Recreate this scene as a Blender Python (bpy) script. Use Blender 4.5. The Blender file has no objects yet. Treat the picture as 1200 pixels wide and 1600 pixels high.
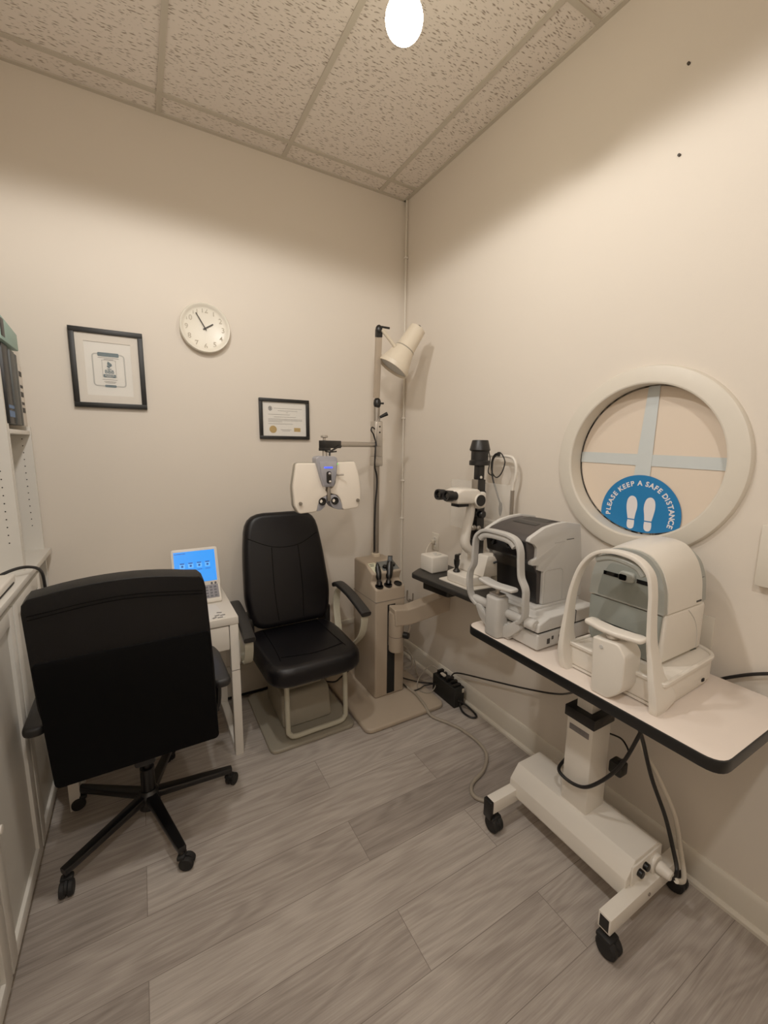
import bpy, bmesh, math, random
from mathutils import Matrix, Vector
from math import pi, sin, cos, radians
random.seed(4)
SC = bpy.context.scene
COL = SC.collection
H = 3.226

# ------------------------------------------------------------------ materials
def lin(c):
    c = c / 255.0
    return c / 12.92 if c <= 0.04045 else ((c + 0.055) / 1.055) ** 2.4
def rgb(r, g, b): return (lin(r), lin(g), lin(b), 1.0)
def nd(nt, kind, **kw):
    n = nt.nodes.new(kind)
    for k, v in kw.items():
        if hasattr(n, k) and k not in n.inputs.keys(): setattr(n, k, v)
        else: n.inputs[k].default_value = v
    return n
def mat(name, c, rough=.5, metal=0., var=.05, scale=30., bump=0., bscale=200., emit=0., spec=.5, alpha=1.):
    m = bpy.data.materials.new(name); m.use_nodes = True
    nt = m.node_tree; b = nt.nodes['Principled BSDF']
    b.inputs['Roughness'].default_value = rough; b.inputs['Metallic'].default_value = metal
    b.inputs['Specular IOR Level'].default_value = spec
    tc = nd(nt, 'ShaderNodeTexCoord')
    no = nd(nt, 'ShaderNodeTexNoise'); no.inputs['Scale'].default_value = scale; no.inputs['Detail'].default_value = 3
    nt.links.new(tc.outputs['Object'], no.inputs['Vector'])
    mx = nd(nt, 'ShaderNodeMix', data_type='RGBA')
    base = rgb(*c)
    mx.inputs[6].default_value = tuple(max(0, v * (1 - var)) for v in base[:3]) + (1,)
    mx.inputs[7].default_value = tuple(min(1, v * (1 + var)) for v in base[:3]) + (1,)
    nt.links.new(no.outputs['Fac'], mx.inputs[0])
    nt.links.new(mx.outputs[2], b.inputs['Base Color'])
    if emit:
        b.inputs['Emission Color'].default_value = base; b.inputs['Emission Strength'].default_value = emit
    if bump:
        n2 = nd(nt, 'ShaderNodeTexNoise'); n2.inputs['Scale'].default_value = bscale; n2.inputs['Detail'].default_value = 4
        nt.links.new(tc.outputs['Object'], n2.inputs['Vector'])
        bp = nd(nt, 'ShaderNodeBump'); bp.inputs['Strength'].default_value = bump; bp.inputs['Distance'].default_value = .002
        nt.links.new(n2.outputs['Fac'], bp.inputs['Height']); nt.links.new(bp.outputs['Normal'], b.inputs['Normal'])
    if alpha < 1: b.inputs['Alpha'].default_value = alpha
    return m

def floor_mat():
    m = bpy.data.materials.new('vinyl_planks'); m.use_nodes = True
    nt = m.node_tree; b = nt.nodes['Principled BSDF']; L = nt.links.new
    tc = nd(nt, 'ShaderNodeTexCoord')
    mp = nd(nt, 'ShaderNodeMapping'); mp.inputs['Location'].default_value = (1.012, .02, 0)
    L(tc.outputs['Object'], mp.inputs['Vector'])
    br = nd(nt, 'ShaderNodeTexBrick')
    br.offset = .613; br.offset_frequency = 2; br.squash = 1; br.squash_frequency = 1
    br.inputs['Scale'].default_value = 1; br.inputs['Brick Width'].default_value = 1.22
    br.inputs['Row Height'].default_value = .2; br.inputs['Mortar Size'].default_value = .0012
    br.inputs['Mortar Smooth'].default_value = .3; br.inputs['Bias'].default_value = 0
    br.inputs['Color1'].default_value = (0, 0, 0, 1); br.inputs['Color2'].default_value = (1, 1, 1, 1); br.inputs['Mortar'].default_value = (.5, .5, .5, 1)
    L(mp.outputs[0], br.inputs['Vector'])
    # long grain: stretched noise, shifted per plank
    sh = nd(nt, 'ShaderNodeVectorMath', operation='MULTIPLY_ADD')
    sh.inputs[1].default_value = (3.7, 5.3, 9.1)
    L(br.outputs['Color'], sh.inputs[0]); L(tc.outputs['Object'], sh.inputs[2])
    st = nd(nt, 'ShaderNodeMapping'); st.inputs['Scale'].default_value = (2.2, 52, 1)
    L(sh.outputs[0], st.inputs['Vector'])
    n1 = nd(nt, 'ShaderNodeTexNoise'); n1.inputs['Scale'].default_value = 1.6; n1.inputs['Detail'].default_value = 9; n1.inputs['Roughness'].default_value = .72; n1.inputs['Distortion'].default_value = .4
    L(st.outputs[0], n1.inputs['Vector'])
    # cathedral grain rings
    st2 = nd(nt, 'ShaderNodeMapping'); st2.inputs['Scale'].default_value = (1.3, 8, 1)
    L(sh.outputs[0], st2.inputs['Vector'])
    n3 = nd(nt, 'ShaderNodeTexNoise'); n3.inputs['Scale'].default_value = .9; n3.inputs['Detail'].default_value = 1.5
    L(st2.outputs[0], n3.inputs['Vector'])
    mu = nd(nt, 'ShaderNodeMath', operation='MULTIPLY'); mu.inputs[1].default_value = 72
    L(n3.outputs['Fac'], mu.inputs[0])
    si = nd(nt, 'ShaderNodeMath', operation='SINE'); L(mu.outputs[0], si.inputs[0])
    s2 = nd(nt, 'ShaderNodeMath', operation='MULTIPLY_ADD'); s2.inputs[1].default_value = .048
    gc = nd(nt, 'ShaderNodeMath', operation='MULTIPLY_ADD'); gc.inputs[1].default_value = .52; gc.inputs[2].default_value = .24
    L(n1.outputs['Fac'], gc.inputs[0])
    L(si.outputs[0], s2.inputs[0]); L(gc.outputs[0], s2.inputs[2])
    st4 = nd(nt, 'ShaderNodeMapping'); st4.inputs['Scale'].default_value = (5, 190, 1)
    L(sh.outputs[0], st4.inputs['Vector'])
    n4 = nd(nt, 'ShaderNodeTexNoise'); n4.inputs['Scale'].default_value = 1.5; n4.inputs['Detail'].default_value = 6
    L(st4.outputs[0], n4.inputs['Vector'])
    f4 = nd(nt, 'ShaderNodeMath', operation='MULTIPLY_ADD'); f4.inputs[1].default_value = .3
    L(n4.outputs['Fac'], f4.inputs[0]); L(s2.outputs[0], f4.inputs[2])
    # plank tone
    tn = nd(nt, 'ShaderNodeMath', operation='MULTIPLY_ADD'); tn.inputs[1].default_value = .22; 
    f5 = nd(nt, 'ShaderNodeMath', operation='SUBTRACT'); f5.inputs[1].default_value = .15; L(f4.outputs[0], f5.inputs[0])
    L(br.outputs['Color'], tn.inputs[0]); L(f5.outputs[0], tn.inputs[2])
    cl = nd(nt, 'ShaderNodeTexNoise'); cl.inputs['Scale'].default_value = 3.; cl.inputs['Detail'].default_value = 2
    L(tc.outputs['Object'], cl.inputs['Vector'])
    t2 = nd(nt, 'ShaderNodeMath', operation='MULTIPLY_ADD'); t2.inputs[1].default_value = .24
    L(cl.outputs['Fac'], t2.inputs[0]); L(tn.outputs[0], t2.inputs[2])
    rp = nd(nt, 'ShaderNodeValToRGB')
    e = rp.color_ramp.elements
    e[0].position = .36; e[0].color = rgb(100, 93, 88)
    e[1].position = 1.0; e[1].color = rgb(190, 181, 172)
    k = e.new(.68); k.color = rgb(152, 142, 134)
    L(t2.outputs[0], rp.inputs[0])
    mx = nd(nt, 'ShaderNodeMix', data_type='RGBA'); mx.inputs[7].default_value = rgb(88, 78, 72)
    mf = nd(nt, 'ShaderNodeMath', operation='MULTIPLY'); mf.inputs[1].default_value = .65
    L(br.outputs['Fac'], mf.inputs[0]); L(mf.outputs[0], mx.inputs[0]); L(rp.outputs[0], mx.inputs[6])
    L(mx.outputs[2], b.inputs['Base Color'])
    b.inputs['Roughness'].default_value = .42; b.inputs['Specular IOR Level'].default_value = .4
    bp = nd(nt, 'ShaderNodeBump'); bp.inputs['Strength'].default_value = .12; bp.inputs['Distance'].default_value = .001
    L(s2.outputs[0], bp.inputs['Height']); L(bp.outputs[0], b.inputs['Normal'])
    return m

def ceiling_mat():
    m = bpy.data.materials.new('acoustic_tile'); m.use_nodes = True
    nt = m.node_tree; b = nt.nodes['Principled BSDF']; L = nt.links.new
    tc = nd(nt, 'ShaderNodeTexCoord')
    wp = nd(nt, 'ShaderNodeTexNoise'); wp.inputs['Scale'].default_value = 9
    L(tc.outputs['Object'], wp.inputs['Vector'])
    ad = nd(nt, 'ShaderNodeVectorMath', operation='MULTIPLY_ADD'); ad.inputs[1].default_value = (.035, .035, 0)
    L(wp.outputs['Color'], ad.inputs[0]); L(tc.outputs['Object'], ad.inputs[2])
    mp = nd(nt, 'ShaderNodeMapping'); mp.inputs['Rotation'].default_value = (0, 0, .5); mp.inputs['Scale'].default_value = (26, 105, 1)
    L(ad.outputs[0], mp.inputs['Vector'])
    vo = nd(nt, 'ShaderNodeTexVoronoi'); vo.inputs['Scale'].default_value = 1.; vo.inputs['Randomness'].default_value = 1
    L(mp.outputs[0], vo.inputs['Vector'])
    mp2 = nd(nt, 'ShaderNodeMapping'); mp2.inputs['Rotation'].default_value = (0, 0, -.25); mp2.inputs['Scale'].default_value = (42, 130, 1)
    L(ad.outputs[0], mp2.inputs['Vector'])
    vo2 = nd(nt, 'ShaderNodeTexVoronoi'); vo2.inputs['Scale'].default_value = 1.
    L(mp2.outputs[0], vo2.inputs['Vector'])
    r1 = nd(nt, 'ShaderNodeMapRange'); r1.inputs[1].default_value = .12; r1.inputs[2].default_value = .34
    L(vo.outputs['Distance'], r1.inputs[0])
    r2 = nd(nt, 'ShaderNodeMapRange'); r2.inputs[1].default_value = .06; r2.inputs[2].default_value = .24
    L(vo2.outputs['Distance'], r2.inputs[0])
    mn = nd(nt, 'ShaderNodeMath', operation='MINIMUM'); L(r1.outputs[0], mn.inputs[0]); L(r2.outputs[0], mn.inputs[1])
    mx = nd(nt, 'ShaderNodeMix', data_type='RGBA')
    mx.inputs[6].default_value = rgb(150, 136, 122); mx.inputs[7].default_value = rgb(228, 219, 210)
    L(mn.outputs[0], mx.inputs[0]); L(mx.outputs[2], b.inputs['Base Color'])
    b.inputs['Roughness'].default_value = .95; b.inputs['Specular IOR Level'].default_value = .1
    bp = nd(nt, 'ShaderNodeBump'); bp.inputs['Strength'].default_value = .5; bp.inputs['Distance'].default_value = .003
    L(mn.outputs[0], bp.inputs['Height']); L(bp.outputs[0], b.inputs['Normal'])
    return m

M = dict(
 wall=mat('warm_white_paint', (219, 210, 198), .7, var=.015, scale=3, bump=.15, bscale=350, spec=.25),
 floor=floor_mat(), tile=ceiling_mat(),
 grid=mat('grid_metal', (194, 186, 172), .5, var=.02),
 trim=mat('trim_paint', (214, 207, 194), .45, var=.02),
 white=mat('white_plastic', (224, 218, 208), .35, var=.015),
 white2=mat('white_enamel', (226, 220, 210), .3, var=.015),
 shelfw=mat('white_melamine', (214, 210, 202), .4, var=.015),
 panel=mat('door_panel', (196, 192, 184), .5, var=.02),
 leather=mat('black_leather', (10, 10, 12), .48, var=.2, scale=12, bump=.35, bscale=260, spec=.28),
 leather2=mat('black_leather_glossy', (10, 9, 13), .38, var=.2, scale=12, bump=.25, bscale=220, spec=.33),
 fabric=mat('black_fabric', (6, 6, 7), .95, var=.2, scale=300, bump=.3, bscale=900, spec=.15),
 blackp=mat('black_plastic', (17, 16, 16), .4, var=.1),
 blackm=mat('black_metal', (11, 10, 11), .3, var=.1, spec=.6),
 rubber=mat('black_rubber', (18, 17, 17), .7, var=.1),
 armpad=mat('grey_black_vinyl', (32, 31, 31), .5, var=.1, bump=.2),
 beige=mat('beige_enamel', (172, 157, 139), .4, var=.02),
 beige2=mat('beige_cream', (212, 200, 180), .4, var=.02),
 greyb=mat('grey_beige_enamel', (150, 143, 128), .45, var=.03),
 tube=mat('pale_grey_enamel', (186, 182, 164), .35, var=.02),
 chrome=mat('brushed_steel', (200, 194, 186), .33, .85, var=.05),
 steel=mat('dark_steel', (158, 150, 140), .45, .75, var=.05),
 tapeb=mat('pale_blue_tape', (198, 204, 204), .6, var=.02),
 board=mat('cover_board', (222, 206, 188), .7, var=.02, scale=4),
 blue=mat('sign_blue', (18, 116, 178), .5, var=.02),
 signw=mat('sign_white', (228, 224, 226), .5, var=.01),
 frame=mat('black_frame', (11, 10, 9), .5, var=.1),
 paper=mat('paper_white', (226, 222, 214), .7, var=.01),
 paper2=mat('mat_board', (218, 210, 198), .8, var=.01),
 gold=mat('gold_foil', (186, 154, 74), .35, .5, var=.1, scale=200),
 ink=mat('print_grey', (120, 116, 110), .7), ink2=mat('print_dark', (60, 58, 56), .7),
 teal=mat('print_teal', (72, 96, 104), .7), tealf=mat('print_frame_grey', (176, 174, 168), .7),
 glass=mat('picture_glass', (235, 235, 235), .03, alpha=.06),
 clockw=mat('clock_white', (232, 226, 212), .35, var=.01), clockn=mat('clock_numeral', (176, 166, 148), .5),
 screen=mat('screen_blue', (40, 140, 240), .2, var=.02, emit=.75),
 screenw=mat('screen_icon', (84, 166, 246), .2, emit=.75), screend=mat('screen_icon_dark', (24, 88, 170), .3, emit=.25),
 keypad=mat('keypad_grey', (142, 140, 146), .5), keydark=mat('key_dark', (90, 90, 98), .5),
 phor=mat('phoropter_white', (232, 222, 208), .3, var=.01), silver=mat('silver_plastic', (168, 168, 176), .3, .35, var=.02),
 lens=mat('lens_black', (8, 8, 10), .08), led=mat('led_blue', (50, 70, 255), .3, emit=2.5), ledg=mat('led_green', (90, 220, 80), .3, emit=1.),
 arg=mat('light_grey_plastic', (198, 196, 192), .4, var=.015), ard=mat('charcoal_plastic', (62, 57, 56), .45, var=.04),
 arb=mat('black_front_plastic', (20, 19, 21), .3, var=.05), argr=mat('mid_grey_plastic', (186, 184, 180), .4, var=.02),
 tng=mat('sage_grey_plastic', (134, 138, 132), .35, var=.02), tngl=mat('soft_grey_plastic', (158, 160, 154), .4, var=.02),
 tabw=mat('white_laminate', (226, 214, 204), .3, var=.012), edge=mat('black_edge_band', (17, 18, 19), .35),
 plate=mat('grey_label_plate', (128, 124, 124), .4, .3, var=.2, scale=120),
 slitb=mat('slit_table_black', (40, 38, 36), .45, var=.05),
 cgrey=mat('grey_cable', (150, 140, 126), .5), cwhite=mat('white_cable', (206, 198, 184), .5), cblack=mat('black_cable', (20, 19, 20), .4),
 shield=mat('clear_acrylic', (235, 232, 225), .08, alpha=.2),
 bulb=mat('lit_bulb', (255, 244, 214), .3, emit=38.), shade=mat('fixture_white', (225, 220, 212), .4),
 bind1=mat('binder_black', (24, 22, 23), .4), bind2=mat('binder_dark_grey', (72, 74, 72), .5), bind3=mat('folder_white', (214, 206, 196), .6),
 mint=mat('box_mint', (150, 178, 168), .6, var=.03), navy=mat('box_navy', (34, 36, 62), .5), spine=mat('spine_blue', (96, 122, 160), .6),
 dark=mat('dark_gap', (14, 13, 13), .8), pcb=mat('adapter_black', (22, 22, 21), .55, var=.2, bump=.2),
 heater=mat('heater_enamel', (176, 168, 156), .4, var=.02), red=mat('print_red', (206, 90, 100), .6),
 panelg=mat('panel_slate', (104, 106, 104), .4, var=.1), lblw=mat('label_cream', (206, 206, 180), .5), green=mat('label_green', (70, 130, 70), .5),
 screw=mat('screw_dark', (60, 52, 44), .6),
)

# ------------------------------------------------------------------ mesh helpers
WM = {}
class MB:
    def __init__(s): s.bm = bmesh.new()
    def merge(s, b, X=None, normals=True):
        if normals: bmesh.ops.recalc_face_normals(b, faces=b.faces)
        if X is not None: bmesh.ops.transform(b, matrix=X, verts=b.verts)
        me = bpy.data.meshes.new('tmp'); b.to_mesh(me); b.free()
        s.bm.from_mesh(me); bpy.data.meshes.remove(me); return s
    def box(s, x0, x1, y0, y1, z0, z1, bev=0, seg=2, X=None):
        b = bmesh.new(); bmesh.ops.create_cube(b, size=1)
        for v in b.verts:
            v.co = Vector(((x0 + x1) / 2 + v.co.x * (x1 - x0), (y0 + y1) / 2 + v.co.y * (y1 - y0), (z0 + z1) / 2 + v.co.z * (z1 - z0)))
        if bev: bmesh.ops.bevel(b, geom=list(b.edges), offset=bev, segments=seg, profile=.5, affect='EDGES')
        return s.merge(b, X)
    def prism(s, pts, ax, a, c, bev=0, seg=2, ang=25, X=None, ends_only=False):
        """pts 2-D: ax 'x' -> (y,z), 'y' -> (x,z), 'z' -> (x,y); extruded a..c along ax"""
        b = bmesh.new()
        def P(p, t): return (t, p[0], p[1]) if ax == 'x' else ((p[0], t, p[1]) if ax == 'y' else (p[0], p[1], t))
        A = [b.verts.new(P(p, a)) for p in pts]; C = [b.verts.new(P(p, c)) for p in pts]
        n = len(pts); f1 = b.faces.new(A); f2 = b.faces.new(C[::-1])
        for i in range(n): b.faces.new((A[i], A[(i + 1) % n], C[(i + 1) % n], C[i]))
        bmesh.ops.recalc_face_normals(b, faces=b.faces)
        if bev:
            if ends_only: es = [e for e in b.edges if any(f in (f1, f2) for f in e.link_faces)]
            else: es = [e for e in b.edges if len(e.link_faces) == 2 and e.calc_face_angle() > radians(ang)]
            bmesh.ops.bevel(b, geom=es, offset=bev, segments=seg, profile=.5, affect='EDGES', clamp_overlap=True)
        return s.merge(b, X)
    def lathe(s, prof, o=(0, 0, 0), d=(0, 0, 1), n=32, X=None):
        """prof [(r, h)] along direction d from o"""
        b = bmesh.new(); d = Vector(d).normalized(); q = d.to_track_quat('Z', 'Y').to_matrix()
        R = []
        for r, h in prof:
            if r < 1e-6: R.append([b.verts.new(Vector(o) + d * h)])
            else: R.append([b.verts.new(Vector(o) + q @ Vector((r * cos(2 * pi * i / n), r * sin(2 * pi * i / n), h))) for i in range(n)])
        for A, B in zip(R, R[1:]):
            for i in range(n):
                j = (i + 1) % n
                if len(A) == 1 and len(B) == 1: break
                if len(A) == 1: b.faces.new((A[0], B[i], B[j]))
                elif len(B) == 1: b.faces.new((A[i], A[j], B[0]))
                else: b.faces.new((A[i], A[j], B[j], B[i]))
        return s.merge(b, X)
    def cyl(s, p, q, r, r2=None, n=24, bev=0, X=None):
        p = Vector(p); q = Vector(q); L = (q - p).length; r2 = r if r2 is None else r2
        if bev: pr = [(0, 0), (r - bev, 0), (r, bev), (r2, L - bev), (r2 - bev, L), (0, L)]
        else: pr = [(0, 0), (r, 0), (r2, L), (0, L)]
        return s.lathe(pr, p, q - p, n, X)
    def ball(s, c, r, sc=(1, 1, 1), n=20):
        b = bmesh.new(); bmesh.ops.create_uvsphere(b, u_segments=n, v_segments=n // 2, radius=r)
        for v in b.verts: v.co = Vector(c) + Vector((v.co.x * sc[0], v.co.y * sc[1], v.co.z * sc[2]))
        return s.merge(b)
    def tube(s, pts, r, n=10, smooth=6, closed=False):
        P = spline(pts, smooth, closed)
        return s.sweep(P, [(r * 2, r * 2)] * len(P), None, n, closed, 2.)
    def sweep(s, P, sizes, ref=None, n=12, closed=False, pw=4.):
        """superellipse section (size along ref, size across) swept along P"""
        P = [Vector(p) for p in P]; N = len(P); b = bmesh.new(); rings = []
        prev = None
        for i in range(N):
            if closed: t = P[(i + 1) % N] - P[i - 1]
            else: t = P[min(i + 1, N - 1)] - P[max(i - 1, 0)]
            t.normalize()
            if ref is not None: u = Vector(ref) - t * t.dot(Vector(ref))
            else:
                if prev is None: prev = Vector((0, 0, 1)) if abs(t.z) < .9 else Vector((1, 0, 0))
                u = prev - t * t.dot(prev)
            if u.length < 1e-5: u = t.orthogonal()
            u.normalize(); prev = u.copy(); w = t.cross(u)
            sa, sb = sizes[i]
            ring = []
            for k in range(n):
                a = 2 * pi * (k + .5) / n; ca, sn = cos(a), sin(a)
                ex = 2. / pw
                ring.append(b.verts.new(P[i] + u * (sa / 2 * math.copysign(abs(ca) ** ex, ca)) + w * (sb / 2 * math.copysign(abs(sn) ** ex, sn))))
            rings.append(ring)
        m = N if closed else N - 1
        for i in range(m):
            A, B = rings[i], rings[(i + 1) % N]
            for k in range(n): b.faces.new((A[k], A[(k + 1) % n], B[(k + 1) % n], B[k]))
        if not closed: b.faces.new(rings[0][::-1]); b.faces.new(rings[-1])
        return s.merge(b)
    def poly(s, pts):
        b = bmesh.new(); b.faces.new([b.verts.new(p) for p in pts]); return s.merge(b, None, False)
    def text(s, txt, size, X, thick=0., ext=.0006, align='CENTER'):
        cu = bpy.data.curves.new('t', 'FONT'); cu.body = txt; cu.size = size; cu.align_x = align; cu.align_y = 'CENTER'
        cu.offset = thick; cu.extrude = ext; cu.resolution_u = 3
        ob = bpy.data.objects.new('t', cu); COL.objects.link(ob)
        dg = bpy.context.evaluated_depsgraph_get(); me = bpy.data.meshes.new_from_object(ob.evaluated_get(dg))
        me.transform(X); s.bm.from_mesh(me)
        bpy.data.objects.remove(ob); bpy.data.curves.remove(cu); bpy.data.meshes.remove(me); return s
    def build(s, name, m, parent=None, local=False, label=None, ang=32):
        me = bpy.data.meshes.new(name); s.bm.to_mesh(me); s.bm.free()
        if parent is not None and not local: me.transform(WM[parent].inverted())
        me.materials.append(M[m] if isinstance(m, str) else m)
        for p in me.polygons: p.use_smooth = True
        me.set_sharp_from_angle(angle=radians(ang))
        o = bpy.data.objects.new(name, me); COL.objects.link(o)
        if parent is not None: o.parent = parent; WM[o] = WM[parent].copy()
        else: WM[o] = Matrix.Identity(4)
        if label: o['label'] = label
        return o
def stamp(o, mb, m):
    'surface marks kept inside the part they sit on, as a second material'
    mb.bm.transform(WM[o].inverted()); o.data.materials.append(M[m]); k = len(o.data.materials) - 1
    for f in mb.bm.faces: f.material_index = k
    mb.bm.from_mesh(o.data); mb.bm.to_mesh(o.data); mb.bm.free(); o.data.set_sharp_from_angle(angle=radians(32))
def spline(pts, k=6, closed=False):
    P = [Vector(p) for p in pts]
    if k <= 1 or len(P) < 3: return P
    out = []; n = len(P)
    for i in range(n if closed else n - 1):
        if closed: a, b, c, d = P[i - 1], P[i], P[(i + 1) % n], P[(i + 2) % n]
        else: a, b, c, d = P[max(i - 1, 0)], P[i], P[i + 1], P[min(i + 2, n - 1)]
        for j in range(k):
            t = j / k
            out.append(.5 * ((2 * b) + (c - a) * t + (2 * a - 5 * b + 4 * c - d) * t * t + (3 * b - a - 3 * c + d) * t ** 3))
    if not closed: out.append(P[-1])
    return out
def rpoly(pts, r, seg=5):
    """round the corners of a 2-D polygon; r a number or a list"""
    n = len(pts); out = []
    for i in range(n):
        p = Vector(pts[i]); a = Vector(pts[i - 1]); c = Vector(pts[(i + 1) % n])
        rr = r[i] if isinstance(r, (list, tuple)) else r
        u = (a - p); v = (c - p); lu, lv = u.length, v.length; u.normalize(); v.normalize()
        t = min(rr, lu * .48, lv * .48)
        if t < 1e-5: out.append((p.x, p.y)); continue
        A = p + u * t; B = p + v * t
        for k in range(seg + 1):
            s = k / seg
            q = A * (1 - s) ** 2 + p * 2 * s * (1 - s) + B * s ** 2
            out.append((q.x, q.y))
    return out
def rect(x0, x1, y0, y1): return [(x0, y0), (x1, y0), (x1, y1), (x0, y1)]
def thing(name, label, cat, loc=(0, 0, 0), rz=0, group=None):
    o = bpy.data.objects.new(name, None); COL.objects.link(o); o.empty_display_size = .05
    o.location = loc; o.rotation_euler = (0, 0, rz); o['label'] = label; o['category'] = cat
    if group: o['group'] = group
    WM[o] = Matrix.Translation(loc) @ Matrix.Rotation(rz, 4, 'Z'); return o
def tag(o, label, cat, group=None):
    o['label'] = label; o['category'] = cat
    if group: o['group'] = group
    return o
def struct(o): o['kind'] = 'structure'; return o
def centred(mb, name, m, loc, label, cat, group=None):
    """a one-mesh thing authored in world coordinates with its origin at loc"""
    bmesh.ops.translate(mb.bm, verts=mb.bm.verts, vec=-Vector(loc))
    o = mb.build(name, m); o.location = loc; WM[o] = Matrix.Translation(loc)
    return tag(o, label, cat, group)

# frames for flat things on the two walls: local X to the viewer's right, Y up
def on_back(x, y, z): return Matrix(((1, 0, 0, x), (0, 0, -1, y), (0, 1, 0, z), (0, 0, 0, 1)))
def on_right(x, y, z): return Matrix(((0, 0, -1, x), (-1, 0, 0, y), (0, 1, 0, z), (0, 0, 0, 1)))

# ------------------------------------------------------------------ the room
XL, YR = -2.42, -3.7
WC = (-1.731, 1.538); WR = .292          # porthole centre (y, z) and clear radius
fl = MB(); fl.poly([(XL, YR, 0), (.02, YR, 0), (.02, .02, 0), (XL, .02, 0)]); struct(fl.build('floor', 'floor'))
cl = MB(); cl.poly([(XL, YR, H), (XL, .02, H), (.02, .02, H), (.02, YR, H)]); CEIL = struct(cl.build('ceiling', 'tile'))
w = MB(); w.box(XL - .1, .1, 0, .1, 0, H); struct(w.build('wall_back', 'wall'))
w = MB(); w.box(XL - .1, XL, YR, 0, 0, H); struct(w.build('wall_left', 'wall'))
w = MB(); w.box(XL - .1, .1, YR - .1, YR, 0, H); struct(w.build('wall_rear', 'wall'))
# right wall with a round opening
b = bmesh.new(); n = 96; ring = []; outr = []
corners = []
for i in range(n):
    a = 2 * pi * i / n + 1e-4; c, s = cos(a), sin(a)
    ts = []
    if c > 1e-9: ts.append((0 - WC[0]) / c)
    if c < -1e-9: ts.append((YR - WC[0]) / c)
    if s > 1e-9: ts.append((H - WC[1]) / s)
    if s < -1e-9: ts.append((0 - WC[1]) / s)
    t = min(ts)
    ring.append(b.verts.new((0, WC[0] + WR * c, WC[1] + WR * s))); outr.append(b.verts.new((0, WC[0] + t * c, WC[1] + t * s)))
for i in range(n):
    j = (i + 1) % n
    b.faces.new((ring[i], ring[j], outr[j], outr[i]))
    p, q = outr[i].co, outr[j].co
    if abs(p.y - q.y) > 1e-5 and abs(p.z - q.z) > 1e-5:
        y = 0 if max(p.y, q.y) > -1e-4 else YR
        z = H if max(p.z, q.z) > H - 1e-4 else 0
        b.faces.new((outr[i], outr[j], b.verts.new((0, y, z))))
# wall thickness (reveal) and outer skin
back = [b.verts.new((.1, v.co.y, v.co.z)) for v in ring]
for i in range(n): b.faces.new((ring[i], back[i], back[(i + 1) % n], ring[(i + 1) % n]))
for f in b.faces: f.normal_update()
w = MB(); w.merge(b); struct(w.build('wall_right', 'wall', ang=20))
# suspended grid
g = MB(); ga, gb, T, TY, bw = .2116, .1515, .6347, 1.2666, .024
xs = [-ga - T * k for k in range(4)]; ys = [-gb - TY * k for k in range(3)]
for x in xs: g.box(x - bw / 2, x + bw / 2, YR, 0, H - .006, H + .002)
for y in ys: g.box(XL, 0, y - bw / 2, y + bw / 2, H - .0065, H + .002)
struct(g.build('trim_1', 'grid'))
g = MB(); g.box(XL, 0, -.022, 0, H - .007, H); g.box(-.022, 0, YR, 0, H - .007, H); g.box(XL, XL + .022, YR, 0, H - .007, H); struct(g.build('trim_2', 'grid'))
# baseboards with shoe moulding
def base_profile(): return [(0, 0), (.026, 0), (.026, .012), (.02, .02), (.013, .022), (.013, .105), (.009, .118), (.004, .125), (0, .125)]
g = MB(); g.prism([(-a, z) for a, z in base_profile()], 'y', YR, 0); struct(g.build('baseboard_right', 'trim'))
g = MB(); g.prism([(-a, z) for a, z in base_profile()], 'x', XL, 0); struct(g.build('baseboard_back', 'trim'))

# round window: ring frame, reveal, cover board
win = bpy.data.objects.new('window_1', None); COL.objects.link(win); win.location = (0, WC[0], WC[1]); win['kind'] = 'structure'
WM[win] = Matrix.Translation(win.location)
g = MB(); RO = .357
g.lathe([(WR, .055), (WR - .003, 0), (WR - .003, -.018), (WR - .001, -.022), (WR + .004, -.024), (RO - .012, -.022), (RO - .005, -.019), (RO - .001, -.012), (RO, -.004), (RO, .0), (WR, .0)], (0, WC[0], WC[1]), (1, 0, 0), 96)
g.build('window_frame', 'trim', win, ang=24)
g = MB(); g.cyl((.052, WC[0], WC[1]), (.06, WC[0], WC[1]), WR + .005, n=96); g.build('cover_board', 'board', win)
g = MB(); g.lathe([(WR - .001, -.0015), (WR - .001, .0015), (WR - .006, .0015), (WR - .006, -.0015)], (.0505, WC[0], WC[1]), (1, 0, 0), 96); g.build('seam', 'dark', win)
def clip_rect_to_circle(pts, r):
    out = []
    for p in pts:
        d = Vector((p[0] - WC[0], p[1] - WC[1]))
        if d.length > r: d = d.normalized() * r
        out.append((WC[0] + d.x, WC[1] + d.y))
    return out
g = MB(); g.prism(clip_rect_to_circle([(-1.4, 1.576), (-1.4, 1.524), (-2.07, 1.510), (-2.07, 1.562)], WR - .004), 'x', .0490, .0505)
centred(g, 'tape_strip', 'tapeb', (.05, -1.73, 1.54), 'pale blue tape strip running level across the round window', 'tape', 'tape on the round window')
g = MB(); g.prism(clip_rect_to_circle([(-1.708, 1.86), (-1.756, 1.86), (-1.748, 1.45), (-1.684, 1.45)], WR - .004), 'x', .0478, .0489)
centred(g, 'tape_strip', 'tapeb', (.05, -1.73, 1.65), 'pale blue tape strip running upright down the round window', 'tape', 'tape on the round window')

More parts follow.
